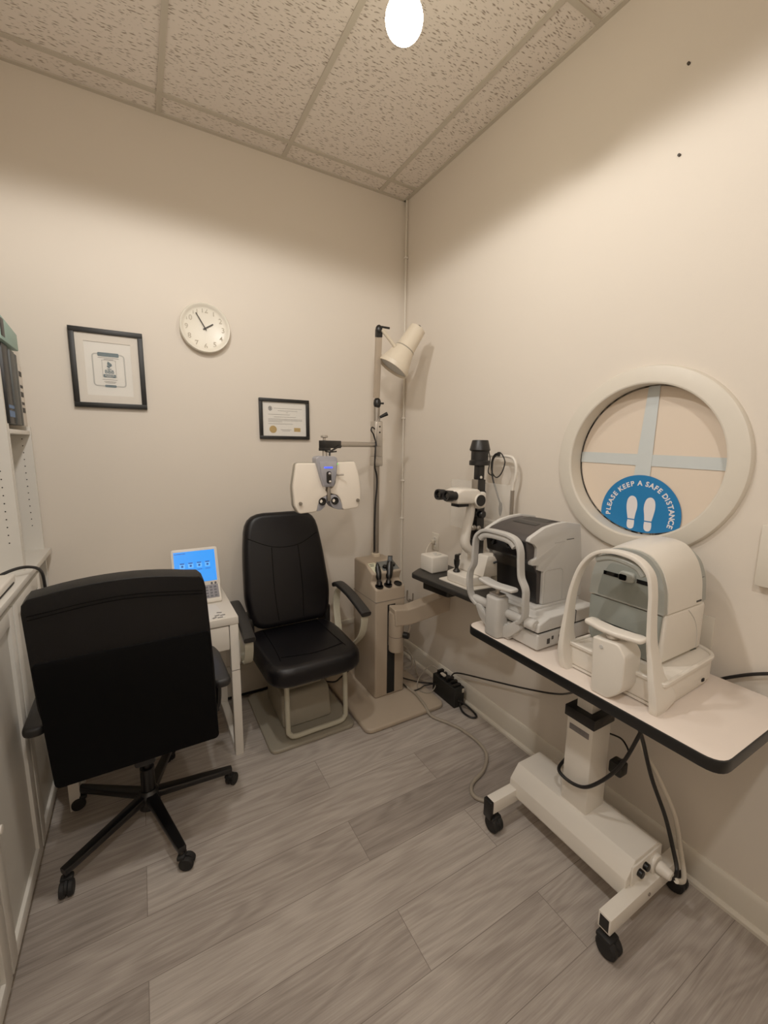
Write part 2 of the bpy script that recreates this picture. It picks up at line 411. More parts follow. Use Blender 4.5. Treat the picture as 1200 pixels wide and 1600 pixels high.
# blue distancing sticker: a disc cut by the window's lower edge
sy, sz, sr = -1.719, 1.325, .158
sign = thing('distancing_sign', 'blue round floor sign with white footprints stuck on the round window', 'sign', (.047, sy, sz))
pts = []
for i in range(128):
    a = 2 * pi * i / 128; p = Vector((sy + sr * cos(a) - WC[0], sz + sr * sin(a) - WC[1]))
    if p.length > WR - .008: p = p.normalized() * (WR - .008)
    pts.append((WC[0] + p.x, WC[1] + p.y))
g = MB(); g.prism(pts, 'x', .0462, .0476); g.build('backing', 'blue', sign)
g = MB(); phrase = 'PLEASE KEEP A SAFE DISTANCE'
adv = dict(I=.42, M=1.15, W=1.2, ); adv[' '] = .5
wd = [adv.get(c, .93 if c not in 'LEFST' else .82) for c in phrase]; tot = sum(wd); acc = 0
a0, a1 = radians(189), radians(-18)
for c, k in zip(phrase, wd):
    a = a0 + (a1 - a0) * (acc + k / 2) / tot; acc += k
    if c == ' ': continue
    R = sr * .79
    X = on_right(.0458, sy - R * cos(a), sz + R * sin(a)) @ Matrix.Rotation(a - pi / 2, 4, 'Z')
    g.text(c, .0275, X, thick=.0007)
g.build('lettering', 'signw', sign)
g = MB()
def foot(cx, cz, mir):
    sole = [(-.013, -.022), (-.0185, .004), (-.022, .03), (-.0195, .055), (-.010, .069), (.002, .071), (.013, .063), (.0195, .045), (.0205, .024), (.0165, .0), (.014, -.022)]
    heel = [(-.013, -.027), (-.0145, -.042), (-.0125, -.056), (-.005, -.063), (.005, -.063), (.0125, -.056), (.0145, -.042), (.014, -.027)]
    for pl in (sole, heel):
        P = spline([(p[0] * mir, p[1], 0) for p in pl], 4, False)
        g.prism([(cy_ , z_) for cy_, z_ in [(cx - p.x, cz + p.y) for p in P]], 'x', .0452, .0464)
foot(-1.692, 1.326, 1); foot(-1.760, 1.326, -1)
g.build('footprints', 'signw', sign)

# corner conduit
g = MB(); g.tube([(-.013, -.034, .14), (-.012, -.032, 1.2), (-.014, -.034, 2.2), (-.013, -.033, H - .012)], .0065, 8, 4)
con = thing('cable_conduit', 'thin white cable conduit running up the room corner beside lamp', 'conduit', (-.013, -.034, .13))
g.build('conduit_tube', 'trim', con)
for z in (.55, 1.05, 1.33, 1.78, 2.3, 2.85): g = MB(); g.box(-.026, -.001, -.044, -.024, z, z + .012, .003); g.build('clip', 'white', con)

# wall plates
def outlet(name, y, z, label, plug=False, blank=False):
    t = thing(name, label, 'outlet' if not blank else 'wall plate', (0, y, z), 0)
    g = MB(); g.box(-.006, 0, y - .036, y + .036, z - .058, z + .058, .003); g.build('cover_plate', 'trim', t)
    if not blank:
        for dz in (-.02, .02):
            g = MB(); g.prism(rpoly(rect(y - .017, y + .017, z + dz - .014, z + dz + .014), .008), 'x', -.0085, -.004); s = g.build('socket', 'white', t)
            g = MB()
            for dy in (-.006, .006): g.box(-.0092, -.008, y + dy - .0012, y + dy + .0012, z + dz - .003, z + dz + .006)
            g.build('slot', 'dark', s)
    return t
outlet('wall_outlet', -.44, .957, 'white duplex wall outlet behind the small white box')
outlet('wall_outlet', -2.005, .957, 'white wall plate half hidden behind the large white tonometer', blank=True)
g = MB(); g.box(-.03, 0, -2.25, -2.137, 1.165, 1.36, .004)
centred(g, 'wall_panel', 'trim', (0, -2.19, 1.26), 'white flat wall panel right of the round window', 'panel')
for y, z, l in ((-1.761, 2.586, 'tiny dark nail high in right wall above round window'), (-1.761, 2.86, 'topmost tiny dark nail in right wall near ceiling')):
    g = MB(); g.cyl((0, y, z), (-.008, y, z), .0045, n=8); centred(g, 'wall_nail', 'screw', (0, y, z), l, 'nail', 'nails in the right wall')

# baseboard heater behind desk and exam chair, short raceway behind the stand
ht = thing('baseboard_heater', 'low pale grey baseboard heater along the back wall under the white desk', 'heater', (-1.5, -.04, 0))
g = MB(); g.prism([(-.002, .015), (-.075, .015), (-.085, .03), (-.085, .1), (-.06, .175), (-.03, .19), (-.002, .19)], 'x', -2.1, -.74, .004); g.build('casing', 'heater', ht)
g = MB(); g.box(-2.09, -.75, -.088, -.083, .018, .032); g.build('air_slot', 'dark', ht)
g = MB(); g.box(-.72, -.03, -.02, 0, .305, .34, .004); centred(g, 'cord_cover', 'trim', (-.4, 0, .32), 'white flat cord cover on back wall behind the instrument stand', 'cord cover')

# ------------------------------------------------------------------ ceiling bulb
B = Vector((-.904, -1.408, 2.85))
t = thing('ceiling_light', 'lit round bulb hanging from the tiled ceiling', 'light', (B.x, B.y, H - .007))
g = MB(); g.lathe([(0, 0), (.06, 0), (.058, -.018), (.02, -.025), (.012, -.027), (.012, -.25), (.03, -.255), (.03, -.31), (0, -.31)], (B.x, B.y, H - .007), (0, 0, 1), 32); g.build('socket', 'shade', t)
g = MB(); g.lathe([(0, .066), (.023, .062), (.027, .045), (.048, .032)] + [(.0565 * cos(a), .0565 * sin(a)) for a in [radians(d) for d in range(30, -90, -10)]] + [(0, -.0565)], B, (0, 0, 1), 40); g.build('bulb', 'bulb', t)

# ------------------------------------------------------------------ wall clock
cx, cz, R = -1.316, 2.22, .131
t = thing('wall_clock', 'round white wall clock with pale numerals showing five to two', 'clock', (cx, 0, cz))
g = MB(); g.lathe([(0, 0), (R - .012, 0), (R - .002, -.012), (R, -.038), (R - .004, -.044), (R - .009, -.043), (R - .016, -.03), (R - .03, -.022), (0, -.02)], (cx, 0, cz), (0, 1, 0), 64); g.build('case', 'clockw', t, ang=60)
for h in range(1, 13):
    g = MB()
    a = radians(90 - 30 * h); r = R * .72
    g.text(str(h), .039, on_back(cx + r * cos(a), -.0225, cz + r * sin(a)), thick=.0002, ext=.001); g.build('numeral', 'clockn', t)
for nm, ang, L, wd, y in (('hour_hand', 90 - 30 * 1.92, .05, .006, -.026), ('minute_hand', 90 - 6 * 55, .088, .005, -.029)):
    g = MB(); X = on_back(cx, y, cz) @ Matrix.Rotation(radians(ang), 4, 'Z')
    g.box(-.012, L, -wd / 2, wd / 2, -.0008, .0008, X=X); g.build(nm, 'ink2', t)
g = MB(); g.cyl((cx, -.02, cz), (cx, -.031, cz), .005, n=16); g.build('hub', 'ink2', t)

# ------------------------------------------------------------------ framed prints
def picture(name, x0, x1, z0, z1, fw, label, cat):
    cx, cz = (x0 + x1) / 2, (z0 + z1) / 2; t = thing(name, label, cat, (cx, 0, cz))
    g = MB()
    for a in (rect(x0, x1, z1 - fw, z1), rect(x0, x1, z0, z0 + fw), rect(x0, x0 + fw, z0 + fw, z1 - fw), rect(x1 - fw, x1, z0 + fw, z1 - fw)):
        g.prism(a, 'y', -.022, 0, .002)
    g.build('frame', 'frame', t)
    g = MB(); g.box(x0 + fw - .002, x1 - fw + .002, -.013, -.011, z0 + fw - .002, z1 - fw + .002); g.build('glass', 'glass', t)
    return t
x0, x1, z0, z1 = -1.94, -1.624, 1.766, 2.151
t = picture('framed_certificate', x0, x1, z0, z1, .024, 'larger black framed accreditation print with wide white mat on back wall', 'certificate')
g = MB(); g.box(x0 + .02, x1 - .02, -.006, -.003, z0 + .02, z1 - .02); g.build('backing_sheet', 'paper', t)
mx0, mx1, mz0, mz1 = x0 + .058, x1 - .058, z0 + .062, z1 - .062
g = MB()
for a in (rect(x0 + .022, x1 - .022, mz1, z1 - .022), rect(x0 + .022, x1 - .022, z0 + .022, mz0), rect(x0 + .022, mx0, mz0, mz1), rect(mx1, x1 - .022, mz0, mz1)): g.prism(a, 'y', -.0105, -.006)
g.build('mat_board', 'paper2', t)
cx = (x0 + x1) / 2; cz = (z0 + z1) / 2 - .004
g = MB(); bw_, bh = .068, .078
P = rpoly(rect(cx - bw_, cx + bw_, cz - bh, cz + bh), .015)
ring2 = [Vector((p[0], -.0068, p[1])) for p in P]
g.sweep(ring2, [(.001, .006)] * len(ring2), (0, 1, 0), 6, True)
g.build('print_border', 'tealf', t)
for nm, P in (('print_banner', rpoly(rect(cx - .046, cx + .046, cz + bh - .011, cz + bh + .008), .006)), ('print_banner', rpoly(rect(cx - .024, cx + .026, cz - bh - .006, cz - bh + .006), .005)), ('print_banner', rpoly(rect(cx - .027, cx + .027, cz - .036, cz - .02), .004)),
              ('emblem_flame', [(cx - .004, cz + .044), (cx + .012, cz + .032), (cx + .013, cz + .023), (cx + .004, cz + .017), (cx - .008, cz + .03)]), ('emblem_flame', [(cx - .007, cz + .026), (cx + .004, cz + .016), (cx + .001, cz + .010), (cx - .010, cz + .017)]), ('emblem_dish', [(cx - .012, cz + .008), (cx + .012, cz + .008), (cx + .006, cz + .004), (cx - .006, cz + .004)])):
    g = MB(); g.prism(P, 'y', -.0078, -.006); g.build(nm, 'teal', t)
g = MB(); g.text('BBB', .024, on_back(cx, -.0068, cz - .008), thick=.0006); g.build('emblem_letters', 'teal', t)
g = MB()
for zz, hw in ((cz + .06, .045), (cz + .053, .02), (cz - .046, .032), (cz - .056, .026), (cz - .062, .022)): g.box(cx - hw, cx + hw, -.0068, -.006, zz - .0012, zz + .0012)
for sx in (-.03, .0285): g.box(cx + sx, cx + sx + .0015, -.0068, -.006, cz - .036, cz + .05)
g.box(cx - .03, cx + .03, -.0068, -.006, cz + .0485, cz + .05)
g.build('print_text', 'ink', t)
g = MB()
for s in (-1, 1): g.text('*', .012, on_back(cx + s * .018, -.0078, cz - .029))
g.text('ACCREDITED', .0065, on_back(cx, -.0078, cz - .026)); g.text('BUSINESS', .0065, on_back(cx, -.0078, cz - .0325))
g.build('print_lettering', 'paper', t)

x0, x1, z0, z1 = -1.034, -.719, 1.622, 1.868
t = picture('framed_certificate', x0, x1, z0, z1, .02, 'smaller black framed certificate with gold seal above exam chair', 'certificate')
g = MB(); g.box(x0 + .018, x1 - .018, -.008, -.004, z0 + .018, z1 - .018); g.build('sheet', 'paper', t)
g = MB(); yy = (-.0087, -.0078)
for k, (a, b_, zz) in enumerate(((.09, .27, 1.81), (.115, .24, 1.796), (.165, .18, 1.786), (.055, .19, 1.773), (.09, .23, 1.758), (.055, .27, 1.745), (.055, .27, 1.737), (.055, .14, 1.729), (.055, .21, 1.716), (.13, .2, 1.681), (.14, .19, 1.674))):
    g.box(x0 + a, x0 + b_, yy[0], yy[1], zz - .001, zz + .001)
g.build('print_text', 'ink', t)
g = MB(); ec = (x0 + .068, 1.808)
g.sweep([Vector((ec[0] + .0095 * cos(a), -.0085, ec[1] + .012 * sin(a))) for a in [2 * pi * i / 20 for i in range(20)]], [(.001, .004)] * 20, (0, 1, 0), 6, True)
g.box(ec[0] - .004, ec[0] + .004, yy[0], yy[1], ec[1] - .007, ec[1] + .007); g.build('crest', 'ink2', t)
g = MB(); sc = (x0 + .083, 1.682)
g.prism([(sc[0] + (.0235 if i % 2 else .0215) * cos(2 * pi * i / 48), sc[1] + (.0235 if i % 2 else .0215) * sin(2 * pi * i / 48)) for i in range(48)], 'y', -.0095, -.0078); g.build('gold_seal', 'gold', t)
g = MB(); g.box(x0 + .216, x0 + .258, -.009, -.0078, 1.67, 1.694); g.build('gold_stamp', 'gold', t)

# ------------------------------------------------------------------ bookcase wall on the left
FX, BX = -2.118, -2.40
def lower_cabinet(y0, y1, d0, d1, label, knob_y):
    t = thing('storage_cabinet', label, 'cabinet', ((FX + BX) / 2, (y0 + y1) / 2, 0), 0, 'white storage cabinets along the left wall')
    g = MB(); th = .018
    g.box(BX, FX, y1 - th, y1, 0, 1.04); g.box(BX, FX, y0, y0 + th, 0, 1.04); g.box(BX, FX - .004, y0 + th, y1 - th, .0, .06); g.box(BX, BX + .006, y0 + th, y1 - th, .06, 1.04)
    g.box(BX + .006, FX - .02, y0 + th, y1 - th, .54, .558)
    g.build('carcass', 'shelfw', t)
    g = MB(); st = .052; z0, z1 = .045, 1.02; x0, x1 = FX, FX + .02
    g.box(x0, x1, d0, d0 + st, z0, z1, .002); g.box(x0, x1, d1 - st, d1, z0, z1, .002); g.box(x0, x1, d0 + st, d1 - st, z0, z0 + st, .002); g.box(x0, x1, d0 + st, d1 - st, z1 - st, z1, .002)
    d = g.build('door', 'shelfw', t)
    g = MB(); g.box(x0 + .002, x0 + .009, d0 + st - .004, d1 - st + .004, z0 + st - .004, z1 - st + .004); g.build('door_panel', 'panel', d)
    g = MB(); g.lathe([(0, 0), (.006, 0), (.006, .012), (.012, .02), (.012, .03), (0, .032)], (x1, knob_y, .55), (1, 0, 0), 16); g.build('knob', 'white', d)
    return t
C1 = lower_cabinet(-.786, -.03, -.783, -.33, 'white storage cabinet with framed door in the back corner behind office chair', -.755)
lower_cabinet(-1.245, -.79, -1.243, -.793, 'white storage cabinet with framed door, second from the back wall', -.815)
lower_cabinet(-1.70, -1.25, -1.698, -1.253, 'white storage cabinet nearest the camera at the lower left edge', -1.28)
g = MB(); g.box(BX, FX + .026, -1.71, -.03, 1.042, 1.066, .003); centred(g, 'cabinet_worktop', 'shelfw', (-2.25, -.8, 1.042), 'long white top slab lying across the storage cabinets', 'worktop')
def upper_case(y0, y1, label, shelves):
    t = thing('bookcase', label, 'bookcase', ((FX + BX) / 2, (y0 + y1) / 2, 1.066), 0, 'open bookcases on the cabinets')
    th = .018; z0, z1 = 1.066, 2.4 if y1 < -.3 else 1.66
    for a in (y0, y1 - th):
        g = MB(); g.box(BX, FX, a, a + th, z0, z1); p = g.build('side_panel', 'shelfw', t)
        face = a if a > (y0 + y1) / 2 else a + th
        g = MB()
        for x in (FX - .035, BX + .04):
            for k in range(30):
                z = z0 + .12 + k * .032
                if z > z1 - .05: break
                s = -1 if a > (y0 + y1) / 2 else 1
                g.cyl((x, face + s * .0008, z), (x, face - s * .002, z), .0026, n=8)
        stamp(p, g, 'dark')
    g = MB(); g.box(BX, BX + .006, y0 + th, y1 - th, z0, z1); g.build('back_panel', 'shelfw', t)
    for z in shelves:
        g = MB(); g.box(BX + .006, FX - .003, y0 + th, y1 - th, z - .018, z, .001); g.build('shelf', 'shelfw', t)
    return t
upper_case(-.452, -.03, 'narrow white open bookcase bay against the back wall with binders on top shelf', (1.64,))
upper_case(-1.28, -.456, 'wider white open bookcase bay at the left edge of view', (1.95,))
# binders etc. on the shelf at z = 1.64
def binder(y0, y1, x1, h, m, label, lab=None, name='ring_binder', cat='binder', depth=.24):
    t = thing(name, label, cat, (x1 - depth / 2, (y0 + y1) / 2, 1.66), 0, 'binders and folders on the bookcase')
    g = MB(); g.box(x1 - depth, x1, y0, y1, 1.661, 1.661 + h, .003); g.build('cover', m, t)
    if lab:
        g = MB()
        for (za, zb, mm) in lab: g.box(x1 - .001, x1 + .0012, y0 + .008, y1 - .008, 1.66 + za, 1.66 + zb)
        g.build('spine_label', lab[0][2], t)
    return t
ZS = 1.661
binder(-.445, -.385, -2.13, .315, 'bind1', 'black ring binder at the near end of bookcase top row')
binder(-.38, -.285, -2.122, .32, 'bind1', 'thick black ring binder with pale blue spine label', [(.03, .055, 'spine'), (.065, .078, 'spine')])
binder(-.28, -.205, -2.117, .31, 'bind2', 'dark grey-green folder between black binder and white folder', cat='folder')
binder(-.20, -.165, -2.117, .305, 'bind2', 'slim dark grey folder beside the white folder', cat='folder')
t = binder(-.16, -.075, -2.121, .27, 'bind3', 'white folder with printed spine at back wall end of row', cat='folder', name='paper_folder')
g = MB()
for k, z in enumerate((.22, .17, .13, .095, .06)): g.box(-2.122, -2.1195, -.14, -.095, 1.66 + z, 1.66 + z + (.012 if k % 2 else .022))
g.build('print', 'ink2', t)
g = MB(); g.prism([(-.428, 1.984), (-.15, 1.984), (-.15, 2.055), (-.428, 2.083)], 'x', -2.37, -2.11, .004)
t = thing('storage_box', 'mint green box lying flat on top of the binders', 'box', (-2.24, -.3, 1.984)); g.build('carton', 'mint', t)
g = MB(); g.box(-2.1105, -2.1085, -.424, -.37, 1.998, 2.068, .001); g.build('label_panel', 'bind1', t)
g = MB(); g.box(-2.25, -2.2, -.43, -.37, 1.067, 1.14, .003); centred(g, 'small_box', 'navy', (-2.22, -.4, 1.067), 'small navy box standing on the lower bookcase shelf', 'box')
t = thing('router_box', 'cream flat device with black cable on the cabinet top', 'device', (-2.17, -.78, 1.066))
g = MB(); g.box(-2.33, -2.112, -.93, -.64, 1.067, 1.1, .008, 3); g.build('casing', 'white2', t)
g = MB(); g.box(-2.1125, -2.111, -.9, -.67, 1.07, 1.076); g.build('vent_slot', 'dark', t)
g = MB(); g.tube([(-2.2, -.625, 1.075), (-2.13, -.58, 1.10), (-2.085, -.54, 1.095), (-2.062, -.49, 1.06), (-2.06, -.46, .98), (-2.065, -.43, .85), (-2.085, -.3, .78)], .006, 10, 6)
centred(g, 'power_cable', 'cblack', (-2.06, -.5, .9), 'black cable looping down from cabinet top behind the office chair', 'cable')

# ------------------------------------------------------------------ white desk with its things
t = thing('writing_desk', 'white writing desk with drawer and sled legs behind black office chair', 'desk', (-1.677, -.335, 0))
dx0, dx1, dy0, dy1 = -2.042, -1.31, -.59, -.09
g = MB(); g.box(dx0, dx1, dy0, dy1, .712, .75, .003); g.build('tabletop', 'white2', t)
for xa, xb in ((dx0, dx0 + .04), (dx1 - .042, dx1 - .002)):
    g = MB(); g.box(xa, xb, dy0 + .002, dy0 + .046, 0, .711, .002); g.build('leg', 'white2', t)
    g = MB(); g.box(xa, xb, dy1 - .046, dy1 - .002, 0, .711, .002); g.build('leg', 'white2', t)
    g = MB(); g.box(xa, xb, dy0 + .047, dy1 - .047, 0, .04, .002); g.box(xa, xb, dy0 + .047, dy1 - .047, .672, .711); g.build('rail', 'white2', t)
g = MB(); g.box(dx0 + .044, dx1 - .046, dy0 + .004, dy0 + .022, .585, .706, .002); d = g.build('drawer', 'white2', t)
g = MB(); g.box(dx0 + .05, dx1 - .06, dy0 + .023, dy1 - .12, .6, .7); g.build('drawer_tray', 'white2', d)
g = MB(); g.box(dx1 - .044, dx1 - .0015, dy0 + .0012, dy0 + .0475, .468, .471); g.build('leg_joint', 'ink', t)

t = thing('control_console', 'white desk console with lit blue touchscreen and grey keypad', 'console', (-1.455, -.25, .75))
cxa, cxb = -1.572, -1.342
g = MB(); g.prism([(-.345, .751), (-.345, .768), (-.29, .838), (-.265, .842), (-.16, .80), (-.15, .751)], 'x', cxa + .002, cxb - .002, .008, 3); g.build('base', 'white2', t)
ang = radians(21)
def scr(u, v, w): # u across, v up the screen from its lower edge, w out of the screen
    return Vector((cxa + u, -.292 + v * sin(ang) - w * cos(ang), .828 + v * cos(ang) + w * sin(ang)))
X = Matrix.Identity(4)
ex = Vector((1, 0, 0)); ey = (scr(0, 1, 0) - scr(0, 0, 0)); ez = ex.cross(ey)
for i in range(3): X[i][0], X[i][1], X[i][2], X[i][3] = ex[i], ey[i], ez[i], scr(0, 0, 0)[i]
g = MB(); g.prism(rpoly(rect(0, .23, 0, .215), .014), 'z', -.028, 0, .003, X=X); g.build('bezel', 'white2', t)
g = MB(); g.prism(rect(.012, .215, .03, .2), 'z', -.001, .0012, X=X); s = g.build('screen', 'screen', t)
g = MB(); g2 = MB()
for k, u in enumerate((.05, .091, .133, .174)):
    g.prism(rpoly(rect(u - .013, u + .013, .11, .138), .003), 'z', .001, .0018, X=X)
    g2.prism(rect(u - .011, u + .011, .133, .139), 'z', .0015, .0024, X=X); g2.prism(rect(u - .013, u + .013, .098, .101), 'z', .0012, .002, X=X)
    g2.prism([(u + .006 * cos(a), .122 + .006 * sin(a)) for a in [2 * pi * i / 12 for i in range(12)]], 'z', .0015, .0024, X=X)
g2.prism(rect(.015, .07, .188, .191), 'z', .0012, .002, X=X)
g.build('screen_icons', 'screenw', s); g2.build('screen_marks', 'screend', s)
g = MB(); 
for u in (.186, .205): g.prism(rpoly(rect(u - .005, u + .005, .01, .022), .003), 'z', 0, .002, X=X)
g.build('bezel_buttons', 'keydark', t)
kd = (Vector((0, -.29, .838)) - Vector((0, -.345, .768))); kl = kd.length; kd.normalize()
X2 = Matrix.Identity(4); ez = ex.cross(kd)
for i in range(3): X2[i][0], X2[i][1], X2[i][2], X2[i][3] = ex[i], kd[i], ez[i], (cxa, -.345, .768)[i]
g = MB(); g.prism(rect(.015, .216, .012, kl - .002), 'z', 0, .0025, .0008, X=X2); k_ = g.build('keypad', 'keypad', t)
g = MB()
for i in range(9):
    for j in range(4): g.box(.025 + i * .021, .038 + i * .021, .018 + j * .0165, .028 + j * .0165, .002, .004, X=X2)
g.build('keys', 'keydark', k_)
t = thing('paper_sheet', 'white printed sheet lying on the desk edge beside the console', 'paper', (-1.43, -.47, .7505))
g = MB(); g.prism([(-1.58, -.37), (-1.385, -.365), (-1.365, -.575), (-1.575, -.582)], 'z', .7504, .7514); g.build('sheet', 'paper', t)
g = MB(); g.cyl((-1.447, -.47, .7513), (-1.447, -.47, .7518), .014, n=20); g.build('printed_dot', 'red', t)
g = MB()
for x, y, a in ((-1.40, -.535, .3), (-1.385, -.50, -.4), (-1.375, -.54, .1), (-1.415, -.56, .6), (-1.39, -.565, 0)):
    g.box(-.012, .012, -.006, .006, .7513, .7518, X=Matrix.Translation((x, y, 0)) @ Matrix.Rotation(a, 4, 'Z'))
g.build('printed_marks', 'ink', t)
g = MB(); g.box(-1.306, -1.284, -.46, -.3, .44, .56, .002); centred(g, 'paper_holder', 'paper', (-1.295, -.38, .44), 'small white holder fixed on the right side of the desk', 'holder')

# ------------------------------------------------------------------ black office chair (seen from behind)
t = thing('office_chair', 'black swivel office chair seen from behind at the white desk', 'office chair', (-1.74, -.783, 0), .01)
K = dict(parent=t, local=True)
arc = [(-.262, .445), (.262, .445), (.258, .8)] + [(.25 - .0 * k, 1.075 + k) for k in (0,)] 
top = [(.245 * cos(a), 1.07 + .085 * sin(a)) for a in [pi * k / 20 for k in range(1, 20)]]
outl = rpoly([(-.255, .455), (.255, .455), (.262, .75), (.258, 1.02)], [.03, .03, 0, 0]) 
outl = [p for p in outl] + [(.257, 1.07), (.253, 1.097), (.238, 1.114)] + [(.2 - .04 * k, 1.119 + .02 * (1 - ((k - 5) / 5.) ** 2)) for k in range(11)] + [(-.238, 1.112), (-.253, 1.095), (-.257, 1.07), (-.258, 1.02), (-.262, .75)]
lean = Matrix.Translation((0, -.225, .45)) @ Matrix.Rotation(radians(3.5), 4, 'X') @ Matrix(((1, 0, -.038, 0), (0, 1, 0, 0), (0, 0, 1.018, 0), (0, 0, 0, 1))) @ Matrix.Translation((0, 0, -.45))
g = MB(); g.prism(outl, 'y', -.03, .05, .022, 4, 40, X=lean); bk = g.build('backrest', 'leather', **K)
g = MB(); g.prism(rpoly(rect(-.257, .257, .452, .905), .02), 'y', -.036, -.02, .006, 2, X=lean); g.build('back_panel', 'fabric', bk, True)
g = MB()
for dz in (0, .012): g.tube([lean @ Vector((-.245, -.031, 1.048 + dz)), lean @ Vector((0, -.0315, 1.072 + dz)), lean @ Vector((.245, -.031, 1.048 + dz))], .0016, 6, 6)
g.build('stitching', 'fabric', bk, True)
g = MB(); g.prism(rpoly(rect(-.25, .25, -.21, .27), .07), 'z', .43, .525, .03, 4, 40); g.build('seat', 'leather', **K)
g = MB(); g.box(-.11, .11, -.13, .13, .375, .43, .012); g.box(-.035, .035, -.2, -.1, .385, .52, .01); g.build('seat_mechanism', 'blackp', **K)
g = MB(); g.cyl((.1, .03, .4), (.27, .03, .395), .006); g.box(.25, .3, .015, .045, .388, .403, .005); g.build('lever', 'blackp', **K)
for s in (-1, 1):
    ox = -.008
    g = MB(); g.prism(rpoly([(s * .262 + ox, -.215), (s * .328 + ox, -.215), (s * .326 + ox, .06), (s * .312 + ox, .13), (s * .267 + ox, .13)][::s], .03), 'z', .625, .66, .013, 3, 40); a = g.build('armrest', 'armpad', **K)
    P = spline([(s * .2, .0, .42), (s * .265, .0, .42), (s * .292, .0, .46), (s * .295, -.02, .625)], 5)
    g = MB(); g.sweep(P, [(.07, .022)] * len(P), (0, 1, 0), 12); g.build('arm_support', 'blackp', a, True)
g = MB(); g.cyl((0, 0, .1), (0, 0, .24), .027, n=20); g.cyl((0, 0, .24), (0, 0, .38), .016, n=20); g.lathe([(0, .06), (.04, .06), (.045, .12), (.03, .14), (0, .14)], (0, 0, 0)); g.build('gas_column', 'blackm', **K)
for a in (0.5, 72, 140, 216.5, 287):
    c, s = cos(radians(a)), sin(radians(a)); d = Vector((c, s, 0)); nr = Vector((-s, c, 0))
    L = .325 if a < 100 or a > 250 else .33
    P = [d * .03 + Vector((0, 0, .112)), d * .12 + Vector((0, 0, .104)), d * (L - .02) + Vector((0, 0, .088)), d * (L + .01) + Vector((0, 0, .086))]
    g = MB(); g.sweep(P, [(.034, .046), (.03, .042), (.026, .034), (.026, .03)], (0, 0, 1), 12, pw=5); lg = g.build('leg', 'blackm', **K)
    cc = d * L; g = MB(); roll = Vector((cos(radians(a + 50)), sin(radians(a + 50)), 0)); off = roll.cross(Vector((0, 0, 1)))
    for k in (-1, 1):
        q = cc + roll * .018 + off * k * .012 + Vector((0, 0, .027))
        g.cyl(q - off * .009, q + off * .009, .0265, n=20, bev=.004)
    q = cc + roll * .016 + Vector((0, 0, .032))
    g.cyl(q - off * .004, q + off * .004, .024, n=16); g.cyl(cc + Vector((0, 0, .05)), cc + Vector((0, 0, .078)), .01, n=12)
    g.box(-.014, .014, -.02, .02, .045, .062, .006, X=Matrix.Translation(cc) @ Matrix.Rotation(radians(a + 50), 4, 'Z'))
    g.build('caster', 'rubber', lg, True)

# ------------------------------------------------------------------ exam chair
EX = -.955
t = thing('exam_chair', 'black leather exam chair with tubular footrest on grey base plate', 'exam chair', (EX, -.38, 0))
g = MB(); g.prism(rpoly(rect(-1.195, -.712, -.685, -.1), .045), 'z', 0, .022, .007, 3, 40); g.build('base_plate', 'greyb', t)
g = MB(); g.prism([(-.55, .022), (-.5, .20), (-.2, .2), (-.2, .022)], 'x', -1.09, -.80, .02, 3); g.prism([(-.47, .2), (-.45, .3), (-.2, .3), (-.2, .2)], 'x', -1.06, -.83, .015, 3)
g.box(-1.06, -.83, -.44, -.2, .3, .41, .01); g.build('pedestal', 'greyb', t)
P = [(-1.085, -.56, .405), (-1.09, -.60, .39)] + [(-1.093, -.635, .34), (-1.093, -.645, .1), (-1.085, -.648, .065), (-1.055, -.65, .045), (-.94, -.65, .045), (-.80, -.65, .045), (-.768, -.648, .065), (-.76, -.645, .1), (-.76, -.635, .34), (-.763, -.60, .39), (-.768, -.56, .405)]
g = MB(); g.tube(P, .0135, 14, 5); g.build('footrest', 'tube', t)
so = rpoly([(-.25, -.40), (.25, -.40), (.265, 0), (.235, .15), (-.235, .15), (-.265, 0)], [.12, .12, .06, .07, .07, .06])
g = MB(); g.prism([(EX - .005 + p[0], -.40 + p[1]) for p in so], 'z', .405, .515, .042, 5, 50); se = g.build('seat', 'leather2', t)
sp = lambda pts: [Vector((EX + a, b_, c)) for a, b_, c in pts]
g = MB(); g.tube(sp([(-.17, -.3, .5155), (-.17, -.5, .5155), (-.18, -.68, .5155), (-.19, -.77, .494)]), .002, 6, 4); g.tube(sp([(.16, -.3, .5155), (.165, -.5, .5155), (.175, -.68, .5155), (.2, -.77, .494)]), .002, 6, 4)
g.tube(sp([(-.17, -.66, .516), (0, -.69, .516), (.17, -.66, .516)]), .002, 6, 4); g.build('seam', 'fabric', se)
g = MB(); g.box(EX - .2, EX + .2, -.72, -.28, .385, .41, .008); g.build('seat_pan', 'blackp', t)
rec = Matrix.Translation((EX, -.29, .5)) @ Matrix.Rotation(radians(-13), 4, 'X')
bo = rpoly([(-.225, .02), (.235, .02), (.262, .2), (.24, .48), (.205, .70), (-.215, .70), (-.245, .48), (-.255, .2)], [.09, .09, .05, .1, .11, .11, .1, .05])
g = MB(); g.prism(bo, 'y', -.045, .055, .036, 5, 50, X=rec); bk = g.build('backrest', 'leather2', t)
g = MB()
def bl(pts): return [rec @ Vector((a, -.0455, c)) for a, c in pts]
g.tube(bl([(-.22, .555), (-.1, .50), (.0, .485), (.1, .50), (.2, .555)]), .002, 6, 5); g.tube(bl([(.075, .49), (.08, .25), (.07, .06)]), .002, 6, 4); g.tube(bl([(-.085, .49), (-.09, .25), (-.08, .06)]), .002, 6, 4)
g.build('seam', 'fabric', bk)
g = MB()
for s in (-1, 1):
    g = MB(); g.box(EX + s * .235 - .02, EX + s * .235 + .02, -.3, -.16, .43, .60, .015); g.build('recline_bracket', 'blackp', t)
